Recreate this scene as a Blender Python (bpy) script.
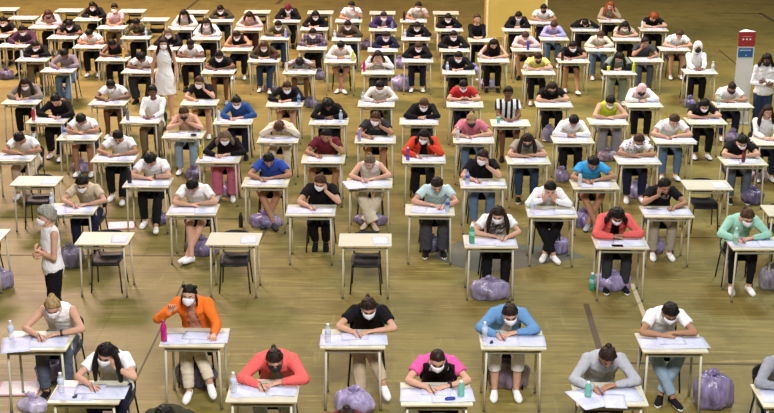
import bpy, math, random
import numpy as np
from mathutils import Matrix, Vector

# ------------------------------------------------------------------ camera, world, light, exposure
scene = bpy.context.scene
COL = scene.collection
for o in list(bpy.data.objects):
    bpy.data.objects.remove(o)

cam_data = bpy.data.cameras.new('camera')
cam_data.sensor_fit = 'HORIZONTAL'
cam_data.sensor_width = 36.0
cam_data.lens = 1269.6 / 774 * 36.0
cam_data.clip_end = 300
cam = bpy.data.objects.new('camera', cam_data)
COL.objects.link(cam)
_p, _yaw, _roll = math.radians(18), -0.010377, 0.002349
_f = Vector((math.sin(_yaw) * math.cos(_p), math.cos(_yaw) * math.cos(_p), -math.sin(_p)))
_r = Vector((math.cos(_yaw), -math.sin(_yaw), 0))
_u = _r.cross(_f)
_r2 = _r * math.cos(_roll) + _u * math.sin(_roll)
_u2 = -_r * math.sin(_roll) + _u * math.cos(_roll)
cam.matrix_world = Matrix(((_r2.x, _u2.x, -_f.x, 0), (_r2.y, _u2.y, -_f.y, 0), (_r2.z, _u2.z, -_f.z, 6.3687), (0, 0, 0, 1)))
scene.camera = cam

world = bpy.data.worlds.new('world')
scene.world = world
world.use_nodes = True
bg = world.node_tree.nodes['Background']
bg.inputs[0].default_value = (1.0, 0.96, 0.92, 1)
bg.inputs[1].default_value = 0.06

def area_light(name, loc, target, size, power, col):
    d = bpy.data.lights.new(name, 'AREA')
    d.shape = 'RECTANGLE'; d.size = size[0]; d.size_y = size[1]
    d.energy = power; d.color = col
    o = bpy.data.objects.new(name, d)
    COL.objects.link(o)
    o.location = loc
    o.rotation_euler = (Vector(target) - Vector(loc)).to_track_quat('-Z', 'Y').to_euler()
    return o

area_light('hall_lamp', (-9, 19, 13), (-3, 16, 0), (3.5, 2.5), 650, (1.0, 0.985, 0.96))
area_light('hall_lamp', (1, 3, 11), (0, 13.5, 0), (4, 2.5), 2350, (1.0, 0.99, 0.97))
area_light('hall_lamp', (-11, 32, 13), (-8, 33, 0), (5, 4), 6300, (1.0, 0.69, 0.60))
area_light('hall_lamp', (1, 27, 13), (1, 28, 0), (4, 3), 1350, (1.0, 0.93, 0.86))
area_light('hall_lamp', (10, 24, 13), (8, 25, 0), (4, 3), 1950, (0.90, 1.0, 0.98))

scene.view_settings.view_transform = 'Standard'
scene.view_settings.look = 'None'
scene.view_settings.gamma = 1.0
scene.view_settings.use_curve_mapping = False
scene.view_settings.exposure = -0.08

# ------------------------------------------------------------------ materials
def lin(h):
    h = h.lstrip('#')
    out = []
    for i in (0, 2, 4):
        c = int(h[i:i + 2], 16) / 255
        out.append(c / 12.92 if c <= 0.04045 else ((c + 0.055) / 1.055) ** 2.4)
    return tuple(out) + (1.0,)

_mats = {}

class NT:
    """small node tree helper"""
    def __init__(self, name):
        self.m = bpy.data.materials.new(name)
        self.m.use_nodes = True
        self.t = self.m.node_tree
        self.b = self.t.nodes['Principled BSDF']
        self.out = self.t.nodes['Material Output']
    def n(self, kind, **kw):
        x = self.t.nodes.new(kind)
        for k, v in kw.items():
            setattr(x, k, v)
        return x
    def l(self, a, b):
        self.t.links.new(a, b)
    def coord(self, scale=(1, 1, 1), which='Object', loc=(0, 0, 0)):
        tc = self.n('ShaderNodeTexCoord')
        mp = self.n('ShaderNodeMapping')
        mp.inputs['Scale'].default_value = scale
        mp.inputs['Location'].default_value = loc
        self.l(tc.outputs[which], mp.inputs[0])
        return mp.outputs[0]
    def noise(self, vec, scale, detail=3, rough=0.5):
        x = self.n('ShaderNodeTexNoise')
        x.inputs['Scale'].default_value = scale
        x.inputs['Detail'].default_value = detail
        x.inputs['Roughness'].default_value = rough
        self.l(vec, x.inputs['Vector'])
        return x.outputs['Fac']
    def ramp(self, fac, stops):
        x = self.n('ShaderNodeValToRGB')
        e = x.color_ramp.elements
        while len(e) < len(stops):
            e.new(0.5)
        for el, (p, c) in zip(e, stops):
            el.position = p
            el.color = c if len(c) == 4 else tuple(c) + (1,)
        self.l(fac, x.inputs[0])
        return x.outputs[0]
    def mix(self, fac, a, b, mode='MIX'):
        x = self.n('ShaderNodeMix', data_type='RGBA', blend_type=mode)
        for sock, v in ((x.inputs[0], fac), (x.inputs[6], a), (x.inputs[7], b)):
            if hasattr(v, 'is_linked'):
                self.l(v, sock)
            else:
                sock.default_value = v
        return x.outputs[2]
    def math(self, op, a, b=0.0):
        x = self.n('ShaderNodeMath', operation=op)
        for sock, v in ((x.inputs[0], a), (x.inputs[1], b)):
            if hasattr(v, 'is_linked'):
                self.l(v, sock)
            else:
                sock.default_value = v
        return x.outputs[0]
    def bump(self, h, strength=0.3, dist=0.01):
        x = self.n('ShaderNodeBump')
        x.inputs['Strength'].default_value = strength
        x.inputs['Distance'].default_value = dist
        self.l(h, x.inputs['Height'])
        self.l(x.outputs[0], self.b.inputs['Normal'])

def plain(name, hexc, rough=0.5, metal=0.0, vary=0.06, scale=14, bump=0.0, spec=0.5):
    key = (name, hexc)
    if key in _mats:
        return _mats[key]
    k = NT(name)
    c = lin(hexc)
    v = k.coord()
    nz = k.noise(v, scale, 4)
    lo = tuple(x * (1 - vary) for x in c[:3]) + (1,)
    hi = tuple(min(1, x * (1 + vary)) for x in c[:3]) + (1,)
    k.l(k.ramp(nz, [(0.3, lo), (0.7, hi)]), k.b.inputs['Base Color'])
    k.b.inputs['Roughness'].default_value = rough
    k.b.inputs['Metallic'].default_value = metal
    k.b.inputs['Specular IOR Level'].default_value = spec
    if bump:
        k.bump(nz, bump, 0.01)
    _mats[key] = k.m
    return k.m

HEX = dict(white='#f4f2f4', offwhite='#dcd5cf', black='#17151a', navy='#20223a', jeans='#5f7896', ltjeans='#93a9bf', dkjeans='#31405c',
           grey='#8b8890', ltgrey='#b0b2ba', dkgrey='#43434a', coral='#ee6a66', orange='#f07828', pink='#ec5fa6', palepink='#e3bcbc',
           rose='#d87f93', mint='#a5d8c4', aqua='#c4dcdf', beige='#c9b399', tan='#ab9270', cream='#ddd0bb', royal='#3450a8', cyan='#3fa4e6',
           maroon='#6b2530', red='#b32a30', redorange='#e0482c', lime='#bfd03c', yellow='#e4da7d', olive='#5a5638', dkolive='#3d3a2a',
           camo='#6d6a4c', brown='#4f4232', khaki='#7c6a50', denim='#6a97c6', blue='#2c4f8e', plum='#4b2f45', purple='#3c2c5c', lavender='#a9a4d6',
           greygreen='#87917d', charcoal='#33343c', dkpink='#c2667f', steel='#5a6374', stone='#a79c8b')
HAIR = dict(black='#17120f', dkbrown='#2b1c15', brown='#4a3122', blond='#a68a5e', ginger='#8f4520', grey='#9a958c', ash='#76624a')
SKIN = dict(l='#d2a48b', t='#b08266', b='#74503c')

def cloth(color, pattern=None):
    key = ('cloth', color, pattern)
    if key in _mats:
        return _mats[key]
    k = NT('cloth_' + color + ('_' + pattern if pattern else ''))
    c = lin(HEX.get(color, color))
    v = k.coord()
    fine = k.noise(v, 90, 2)
    fold = k.noise(k.coord((1, 1, 0.55)), 13, 4, 0.6)
    lo = tuple(x * 0.88 for x in c[:3]) + (1,)
    hi = tuple(min(1, x * 1.06) for x in c[:3]) + (1,)
    base = k.ramp(fine, [(0.3, lo), (0.7, hi)])
    if pattern == 'stripes':
        sep = k.n('ShaderNodeSeparateXYZ'); k.l(k.coord(), sep.inputs[0])
        s = k.math('FRACT', k.math('ADD', k.math('MULTIPLY', sep.outputs[0], 10.0), 0.25))
        base = k.mix(k.math('GREATER_THAN', s, 0.52), base, lin('#15151d'))
    elif pattern == 'floral':
        vo = k.n('ShaderNodeTexVoronoi'); vo.inputs['Scale'].default_value = 22
        k.l(v, vo.inputs['Vector'])
        base = k.mix(k.ramp(vo.outputs['Distance'], [(0.28, (1, 1, 1)), (0.36, (0, 0, 0))]), base, lin('#5b5a7c'))
    elif pattern == 'print':
        sep = k.n('ShaderNodeSeparateXYZ'); k.l(k.coord(), sep.inputs[0])
        box_ = k.math('MULTIPLY', k.math('LESS_THAN', k.math('ABSOLUTE', sep.outputs[0]), 0.12), k.math('MULTIPLY', k.math('LESS_THAN', sep.outputs[2], 0.90), k.math('GREATER_THAN', sep.outputs[2], 0.70)))
        base = k.mix(k.math('MULTIPLY', box_, k.ramp(k.noise(v, 24, 3), [(0.40, (0, 0, 0)), (0.46, (0.9, 0.9, 0.9))])), base, lin('#3a2630'))
    elif pattern == 'smallprint':
        sep = k.n('ShaderNodeSeparateXYZ'); k.l(k.coord(), sep.inputs[0])
        band = k.math('MULTIPLY', k.math('MULTIPLY', k.math('GREATER_THAN', sep.outputs[2], 0.83), k.math('LESS_THAN', sep.outputs[2], 0.90)), k.math('LESS_THAN', k.math('ABSOLUTE', sep.outputs[0]), 0.09))
        base = k.mix(k.math('MULTIPLY', band, k.ramp(k.noise(v, 40, 2), [(0.5, (0, 0, 0)), (0.54, (0.7, 0.7, 0.7))])), base, lin('#a89c98'))
    elif pattern == 'camo':
        base = k.mix(k.ramp(k.noise(v, 16, 2), [(0.48, (0, 0, 0)), (0.52, (1, 1, 1))]), base, lin('#33301f'))
    elif pattern == 'plaid':
        sep = k.n('ShaderNodeSeparateXYZ'); k.l(k.coord(), sep.inputs[0])
        a = k.math('GREATER_THAN', k.math('FRACT', k.math('MULTIPLY', sep.outputs[0], 14)), 0.6)
        b2 = k.math('GREATER_THAN', k.math('FRACT', k.math('MULTIPLY', sep.outputs[2], 14)), 0.6)
        base = k.mix(k.math('MULTIPLY', k.math('ADD', a, b2), 0.4), base, lin('#8a7a92'))
    elif pattern == 'chest':            # pink shirt with a dark lower half
        sep = k.n('ShaderNodeSeparateXYZ'); k.l(k.coord(), sep.inputs[0])
        front = k.math('LESS_THAN', sep.outputs[2], 0.93)
        side = k.math('LESS_THAN', k.math('ABSOLUTE', sep.outputs[0]), 0.16)
        base = k.mix(k.math('MULTIPLY', front, side), base, lin('#2a1a24'))
        band = k.math('MULTIPLY', k.math('MULTIPLY', k.math('GREATER_THAN', sep.outputs[2], 0.845), k.math('LESS_THAN', sep.outputs[2], 0.885)), k.math('LESS_THAN', k.math('ABSOLUTE', sep.outputs[0]), 0.10))
        bars = k.math('GREATER_THAN', k.math('FRACT', k.math('MULTIPLY', sep.outputs[0], 38)), 0.35)
        base = k.mix(k.math('MULTIPLY', band, bars), base, lin('#e8e2e6'))
    k.l(base, k.b.inputs['Base Color'])
    k.b.inputs['Roughness'].default_value = 0.9
    k.b.inputs['Specular IOR Level'].default_value = 0.2
    k.bump(fold, 0.6, 0.03)
    _mats[key] = k.m
    return k.m

def hair_mat(color):
    key = ('hair', color)
    if key in _mats:
        return _mats[key]
    k = NT('hair_' + color)
    c = lin(HAIR[color])
    n = k.noise(k.coord((60, 60, 9)), 1.0, 3)
    k.l(k.ramp(n, [(0.3, tuple(x * 0.55 for x in c[:3])), (0.75, tuple(min(1, x * 1.5) for x in c[:3]))]), k.b.inputs['Base Color'])
    k.b.inputs['Roughness'].default_value = 0.5
    k.b.inputs['Specular IOR Level'].default_value = 0.22
    k.bump(n, 0.6, 0.01)
    _mats[key] = k.m
    return k.m

def skin_mat(code):
    key = ('skin', code)
    if key in _mats:
        return _mats[key]
    k = NT('skin_' + code)
    c = lin(SKIN[code])
    n = k.noise(k.coord(), 22, 3)
    k.l(k.ramp(n, [(0.3, (c[0] * 0.92, c[1] * 0.86, c[2] * 0.84)), (0.7, (min(1, c[0] * 1.05), c[1] * 1.04, c[2] * 1.02))]), k.b.inputs['Base Color'])
    k.b.inputs['Roughness'].default_value = 0.55
    k.b.inputs['Subsurface Weight'].default_value = 0.0
    k.b.inputs['Specular IOR Level'].default_value = 0.3
    _mats[key] = k.m
    return k.m

def see_through(name, hexc, alpha, rough=0.12):
    key = ('clear', name, hexc)
    if key in _mats:
        return _mats[key]
    k = NT(name)
    k.b.inputs['Base Color'].default_value = lin(hexc)
    k.b.inputs['Roughness'].default_value = rough
    n = k.noise(k.coord(), 9, 3)
    k.l(k.ramp(n, [(0.3, (alpha * 0.8,) * 3), (0.7, (min(1, alpha * 1.2),) * 3)]), k.b.inputs['Alpha'])
    k.b.inputs['Specular IOR Level'].default_value = 0.6
    _mats[key] = k.m
    return k.m

def floor_material():
    k = NT('floor_boards')
    big = k.noise(k.coord(), 0.22, 4, 0.55)
    base = k.ramp(big, [(0.25, lin('#6a5f31')), (0.5, lin('#7f7339')), (0.75, lin('#8d8043'))])
    # long brush streaks running across the hall
    st = k.noise(k.coord((0.55, 9, 1)), 1.6, 6, 0.65)
    base = k.mix(k.ramp(st, [(0.38, (0.95,) * 3), (0.56, (0.0,) * 3)]), base, lin('#74632f'))
    st2 = k.noise(k.coord((0.9, 14, 1), loc=(3, 7, 0)), 1.3, 5, 0.7)
    base = k.mix(k.ramp(st2, [(0.56, (0.0,) * 3), (0.70, (0.75,) * 3)]), base, lin('#b5a266'))
    # sheets laid in offset courses
    br = k.n('ShaderNodeTexBrick')
    br.offset = 0.5
    br.inputs['Scale'].default_value = 1.0
    br.inputs['Brick Width'].default_value = 3.4
    br.inputs['Row Height'].default_value = 1.3
    br.inputs['Mortar Size'].default_value = 0.012
    br.inputs['Color1'].default_value = (0.95, 0.945, 0.93, 1)
    br.inputs['Color2'].default_value = (1.03, 1.03, 1.03, 1)
    br.inputs['Mortar'].default_value = (0.84, 0.82, 0.78, 1)
    k.l(k.coord(loc=(0.3, 0.35, 0)), br.inputs['Vector'])
    base = k.mix(1.0, base, br.outputs['Color'], 'MULTIPLY')
    # scuffs along the hall
    sc_ = k.noise(k.coord((7, 0.8, 1), loc=(1, 2, 0)), 1.1, 5, 0.7)
    base = k.mix(k.ramp(sc_, [(0.58, (0.0,) * 3), (0.76, (0.35,) * 3)]), base, lin('#b3a26a'))
    # stains
    sp = k.noise(k.coord(), 1.9, 5, 0.6)
    base = k.mix(k.ramp(sp, [(0.52, (0.0,) * 3), (0.72, (0.5,) * 3)]), base, lin('#55491f'))
    k.l(base, k.b.inputs['Base Color'])
    k.l(k.ramp(st, [(0.3, (0.42,) * 3), (0.7, (0.62,) * 3)]), k.b.inputs['Roughness'])
    k.b.inputs['Specular IOR Level'].default_value = 0.35
    k.bump(st, 0.12, 0.01)
    return k.m

def paper_material(seed):
    k = NT('printed_paper')
    sep = k.n('ShaderNodeSeparateXYZ')
    k.l(k.coord(), sep.inputs[0])
    x, y = sep.outputs[0], sep.outputs[1]
    row = k.math('LESS_THAN', k.math('FRACT', k.math('MULTIPLY', y, 85)), 0.42)
    nz = k.noise(k.coord((55, 85, 1), loc=(seed, seed * 3, 0)), 1.0, 1)
    blk = k.noise(k.coord((7, 9, 1), loc=(seed * 5, seed, 0)), 1.0, 1)
    ink = k.math('MULTIPLY', k.math('MULTIPLY', row, k.math('GREATER_THAN', nz, 0.46)), k.math('GREATER_THAN', blk, 0.44))
    inside = k.math('MULTIPLY', k.math('LESS_THAN', k.math('ABSOLUTE', x), 0.185), k.math('LESS_THAN', k.math('ABSOLUTE', y), 0.125))
    base = k.mix(k.math('MULTIPLY', k.math('MULTIPLY', ink, inside), 0.34), lin('#d3d5ee'), lin('#56587a'))
    k.l(base, k.b.inputs['Base Color'])
    k.b.inputs['Roughness'].default_value = 0.75
    return k.m

M_TOP = plain('cream_laminate', '#d0ccb8', 0.4, vary=0.03, scale=6)
M_EDGE = plain('desk_edging', '#c9b48c', 0.5)
M_LEG = plain('cream_painted_steel', '#d2cab4', 0.45, 0.0, 0.06, 20)
M_STEEL = plain('grey_painted_steel', '#98947f', 0.45, 0.0, 0.08, 20)
M_RUBBER = plain('black_rubber', '#151515', 0.7)
M_FOOT = plain('grey_leg_cap', '#5a564a', 0.7)
M_CHAIR = plain('black_chair_plastic', '#121214', 0.55, vary=0.1, spec=0.3)
M_CHAIRLEG = plain('black_steel_tube', '#1c1a1a', 0.4, 0.3)
M_EYEW = plain('eye_white', '#d8d2cc', 0.3)
M_EYED = plain('eye_dark', '#20140f', 0.2)
M_LIP = plain('lips', '#a35a52', 0.5)
M_MASKW = plain('white_mask_fabric', '#efecec', 0.85, vary=0.03)
M_MASKK = plain('black_mask_fabric', '#1a181b', 0.85)
M_PHONE = plain('black_phone_glass', '#0d0d11', 0.15)
M_SOLE = plain('white_shoe_sole', '#e8e4de', 0.7)
PAPERS = [paper_material(i * 1.7 + 0.3) for i in range(6)]

# ------------------------------------------------------------------ mesh building in numpy
class MD:
    """vertices, polygons and material numbers collected before they become one mesh"""
    def __init__(self):
        self.v = []; self.f = []; self.m = []; self.n = 0
    def add(self, verts, faces, mat=0):
        verts = np.asarray(verts, float).reshape(-1, 3)
        self.v.append(verts)
        o = self.n
        for f in faces:
            self.f.append([i + o for i in f])
        self.m.extend([mat] * len(faces))
        self.n += len(verts)
        return self
    def addmd(self, other, mat=None, M=None):
        v = np.concatenate(other.v) if other.v else np.zeros((0, 3))
        if M is not None:
            v = v @ M[:3, :3].T + M[:3, 3]
        o = self.n
        self.v.append(v)
        self.f.extend([[i + o for i in f] for f in other.f])
        self.m.extend(other.m if mat is None else [mat] * len(other.f))
        self.n += len(v)
        return self
    def verts(self):
        return np.concatenate(self.v) if self.v else np.zeros((0, 3))
    def mesh(self, name, mats, smooth=True):
        me = bpy.data.meshes.new(name)
        v = self.verts()
        me.from_pydata(v.tolist(), [], self.f)
        for m in mats:
            me.materials.append(m)
        if len(mats) > 1:
            me.polygons.foreach_set('material_index', np.asarray(self.m, dtype=np.int32))
        if smooth:
            me.polygons.foreach_set('use_smooth', np.ones(len(self.f), dtype=bool))
        me.update()
        return me

def unit(a):
    a = np.asarray(a, float)
    n = np.linalg.norm(a)
    return a / n if n > 1e-9 else a

def A(*x):
    return np.array(x, float)

def ring_faces(nr, n, cap0=True, cap1=True):
    F = []
    for i in range(nr - 1):
        for j in range(n):
            a = i * n + j; b = i * n + (j + 1) % n
            F.append([a, b, b + n, a + n])
    if cap0: F.append(list(range(n))[::-1])
    if cap1: F.append([(nr - 1) * n + j for j in range(n)])
    return F

def loft(md, pts, ra, rb, hint=(1, 0, 0), n=14, mat=0, power=2.0):
    """closed loft of elliptical sections; ra lies along the hint, rb across it"""
    pts = np.asarray(pts, float); hint = A(*hint)
    ang = np.linspace(0, 2 * np.pi, n, endpoint=False)
    ca, sa = np.cos(ang), np.sin(ang)
    if power != 2.0:
        e = 2.0 / power
        ca, sa = np.sign(ca) * abs(ca) ** e, np.sign(sa) * abs(sa) ** e
    V = []
    for i, p in enumerate(pts):
        t = unit(pts[min(i + 1, len(pts) - 1)] - pts[max(i - 1, 0)])
        u = hint - t * (t @ hint)
        if np.linalg.norm(u) < 1e-3:
            u = np.cross(t, A(0, 0, 1) if abs(t[2]) < 0.9 else A(0, 1, 0))
        u = unit(u); w = np.cross(t, u)
        V.append(p + np.outer(ca * ra[i], u) + np.outer(sa * rb[i], w))
    md.add(np.concatenate(V), ring_faces(len(pts), n), mat)
    return md

def tube(md, pts, r, n=10, mat=0):
    r = list(r) if hasattr(r, '__len__') else [r] * len(pts)
    pts = np.asarray(pts, float)
    t = unit(pts[-1] - pts[0])
    h = A(0, 0, 1) if abs(t[2]) < 0.8 else A(1, 0, 0)
    return loft(md, pts, r, r, np.cross(t, h), n, mat)

def curve_pts(pts, k=6):
    """Catmull-Rom points through pts"""
    P = [np.asarray(p, float) for p in pts]
    P = [2 * P[0] - P[1]] + P + [2 * P[-1] - P[-2]]
    out = []
    for i in range(1, len(P) - 2):
        for s in range(k):
            t = s / k
            a, b, c, d = P[i - 1], P[i], P[i + 1], P[i + 2]
            out.append(0.5 * (2 * b + (c - a) * t + (2 * a - 5 * b + 4 * c - d) * t * t + (3 * b - a - 3 * c + d) * t ** 3))
    out.append(P[-2])
    return np.array(out)

def ball(md, c, r, nu=14, nv=9, mat=0, R=None, fn=None):
    r = A(r, r, r) if not hasattr(r, '__len__') else A(*r)
    V = []
    for i in range(1, nv):
        th = math.pi * i / nv
        for j in range(nu):
            ph = 2 * math.pi * j / nu
            V.append((math.sin(th) * math.cos(ph), math.sin(th) * math.sin(ph), math.cos(th)))
    V = [(0, 0, 1)] + V + [(0, 0, -1)]
    D = np.array(V)
    P = D * r if fn is None else fn(D) * r
    if R is not None:
        P = P @ np.asarray(R).T
    P = P + np.asarray(c, float)
    F = [[0, 1 + j, 1 + (j + 1) % nu] for j in range(nu)]
    for i in range(nv - 2):
        for j in range(nu):
            a = 1 + i * nu + j; b = 1 + i * nu + (j + 1) % nu
            F.append([a, a + nu, b + nu, b])
    last = len(V) - 1; s = 1 + (nv - 2) * nu
    F += [[last, s + (j + 1) % nu, s + j] for j in range(nu)]
    md.add(P, F, mat)
    return md

def box(md, c, s, mat=0, R=None, bev=0.0):
    """box with optional chamfered vertical-and-horizontal edges"""
    c = np.asarray(c, float); h = np.asarray(s, float) / 2
    if bev <= 0:
        V = np.array([[x, y, z] for z in (-1, 1) for y in (-1, 1) for x in (-1, 1)]) * h
        F = [[0, 2, 3, 1], [4, 5, 7, 6], [0, 1, 5, 4], [2, 6, 7, 3], [0, 4, 6, 2], [1, 3, 7, 5]]
    else:
        prof = [(-h[2], bev), (-h[2] + bev, 0), (h[2] - bev, 0), (h[2], bev)]
        V = []
        cr = bev * 1.6
        for z, ins in prof:
            x, y = h[0] - ins, h[1] - ins
            for sx, sy in ((1, 1), (-1, 1), (-1, -1), (1, -1)):
                if sx * sy > 0:
                    V += [(sx * x, sy * (y - cr), z), (sx * (x - cr), sy * y, z)]
                else:
                    V += [(sx * (x - cr), sy * y, z), (sx * x, sy * (y - cr), z)]
        F = ring_faces(4, 8)
        V = np.array(V)
    if R is not None:
        V = V @ np.asarray(R).T
    md.add(V + c, F, mat)
    return md

def rotz(a):
    c, s = math.cos(a), math.sin(a)
    return np.array([[c, -s, 0], [s, c, 0], [0, 0, 1.0]])

def rotx(a):
    c, s = math.cos(a), math.sin(a)
    return np.array([[1.0, 0, 0], [0, c, -s], [0, s, c]])

def roty(a):
    c, s = math.cos(a), math.sin(a)
    return np.array([[c, 0, s], [0, 1.0, 0], [-s, 0, c]])

def lathe(md, prof, c=(0, 0, 0), n=16, mat=0):
    V = []
    for r, z in prof:
        for j in range(n):
            a = 2 * math.pi * j / n
            V.append((c[0] + r * math.cos(a), c[1] + r * math.sin(a), c[2] + z))
    md.add(V, ring_faces(len(prof), n), mat)
    return md

# ------------------------------------------------------------------ scene objects
def link_mesh(name, me, parent=None, loc=(0, 0, 0), rz=0.0):
    o = bpy.data.objects.new(name, me)
    COL.objects.link(o)
    o.location = loc
    o.rotation_euler = (0, 0, rz)
    if parent is not None:
        o.parent = parent
    return o

def tag(o, label, cat, group=None):
    o['label'] = label
    o['category'] = cat
    if group:
        o['group'] = group
    return o

def thing(name, label, cat, loc=(0, 0, 0), rz=0.0, group=None):
    o = bpy.data.objects.new(name, None)
    o.empty_display_size = 0.1
    COL.objects.link(o)
    o.location = loc
    o.rotation_euler = (0, 0, rz)
    return tag(o, label, cat, group)

def struct(name, me, loc=(0, 0, 0), rz=0.0):
    o = link_mesh(name, me, None, loc, rz)
    o['kind'] = 'structure'
    return o

def dup(root, loc, rz, label, group=None):
    r = root.copy()
    COL.objects.link(r)
    r.location = loc
    r.rotation_euler = (0, 0, rz)
    r['label'] = label
    if group:
        r['group'] = group
    for ch in root.children:
        c = ch.copy()
        COL.objects.link(c)
        c.parent = r
        for g in ch.children:
            d = g.copy()
            COL.objects.link(d)
            d.parent = c
    return r

# ------------------------------------------------------------------ the setting
md = MD()
md.add([(-45, -6, 0), (45, -6, 0), (45, 75, 0), (-45, 75, 0)], [[0, 1, 2, 3]])
struct('floor', md.mesh('floor', [floor_material()], False))

def strip(name, pts, w, mat, th=0.003):
    """flat strip lying on the floor along pts"""
    (x0, y0), (x1, y1) = pts
    d = unit(A(x1 - x0, y1 - y0, 0)); n = A(-d[1], d[0], 0) * w / 2
    a, b = A(x0, y0, 0), A(x1, y1, 0); z = A(0, 0, th)
    m = MD()
    m.add([a - n, b - n, b + n, a + n, a - n + z, b - n + z, b + n + z, a + n + z],
          [[3, 2, 1, 0], [4, 5, 6, 7], [0, 1, 5, 4], [1, 2, 6, 5], [2, 3, 7, 6], [3, 0, 4, 7]])
    return struct(name, m.mesh(name, [mat], False))

M_SEAM = plain('dark_floor_seam', '#4c3f26', 0.7)
M_BAR = plain('brown_floor_channel', '#4b3823', 0.6)
M_PALE = plain('pale_floor_tape', '#b9a888', 0.7)
M_GREYF = plain('grey_floor_paint', '#5c584a', 0.6, vary=0.12, scale=3)
strip('trim_1', [(-6.499, 18.950), (-2.416, 18.923)], 0.035, M_SEAM)
strip('trim_2', [(-5.961, 17.221), (-2.784, 17.233)], 0.035, M_SEAM)
strip('trim_3', [(3.854, 18.178), (5.890, 18.123)], 0.04, M_SEAM)
strip('trim_4', [(2.666, 13.685), (4.714, 13.662)], 0.045, M_SEAM)
strip('trim_5', [(-2.008, 18.783), (-2.126, 17.716)], 0.06, M_SEAM)
strip('trim_6', [(-2.955, 16.238), (-3.011, 12.444)], 0.022, M_SEAM)
strip('trim_7', [(2.458, 15.501), (2.414, 13.653)], 0.075, M_BAR)
strip('trim_8', [(3.186, 16.229), (3.141, 14.661)], 0.06, M_PALE)
strip('trim_9', [(9.307, 38.984), (11.037, 38.933)], 0.10, M_SEAM)
strip('trim_10', [(11.032, 39.026), (11.043, 36.898)], 0.12, M_SEAM)
strip('trim_11', [(8.358, 33.042), (8.350, 31.226)], 0.05, M_SEAM)
strip('trim_12', [(-6.669, 38.589), (-6.539, 41.803)], 0.09, M_SEAM)
strip('trim_13', [(-3.938, 40.404), (-3.825, 41.657)], 0.12, M_SEAM)
_pp = [(0.430, 17.247), (1.156, 16.575), (2.079, 16.987), (2.703, 17.286), (2.377, 17.707), (0.879, 17.946)]
m_ = MD()
m_.add([(x, y, 0.0) for x, y in _pp] + [(x, y, 0.002) for x, y in _pp], ring_faces(2, len(_pp)))
struct('trim_14', m_.mesh('painted_patch', [M_GREYF], False))

# yellow square pillar standing on the hall floor
def pillar():
    x0, y0 = 2.321, 34.179
    x1, _ = 3.938, 34.217
    w = x1 - x0
    M_Y = plain('yellow_wall_paint', '#c9ab55', 0.45, vary=0.07, scale=1.2)
    M_W = plain('pale_corner_guard', '#e8dcae', 0.5)
    t = thing('pillar', 'tall yellow painted square pillar rising from the hall floor behind the desks', 'pillar', ((x0 + x1) / 2, y0 + 0.5, 0))
    m = MD(); box(m, (0, 0, 4.5), (w, 1.0, 9.0), bev=0.015)
    link_mesh('shaft', m.mesh('shaft', [M_Y], False), t)
    for s in (-1, 1):
        m = MD()
        box(m, (s * (w / 2 - 0.02), -0.503, 4.5), (0.045, 0.01, 9.0)); box(m, (s * (w / 2 + 0.003), -0.48, 4.5), (0.01, 0.05, 9.0))
        link_mesh('corner_guard', m.mesh('corner_guard', [M_W], False), t)
    m = MD(); box(m, (0, 0, 0.06), (w + 0.03, 1.03, 0.12), bev=0.008)
    link_mesh('plinth', m.mesh('plinth', [plain('ochre_plinth', '#a58638', 0.6)], False), t)
pillar()

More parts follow.
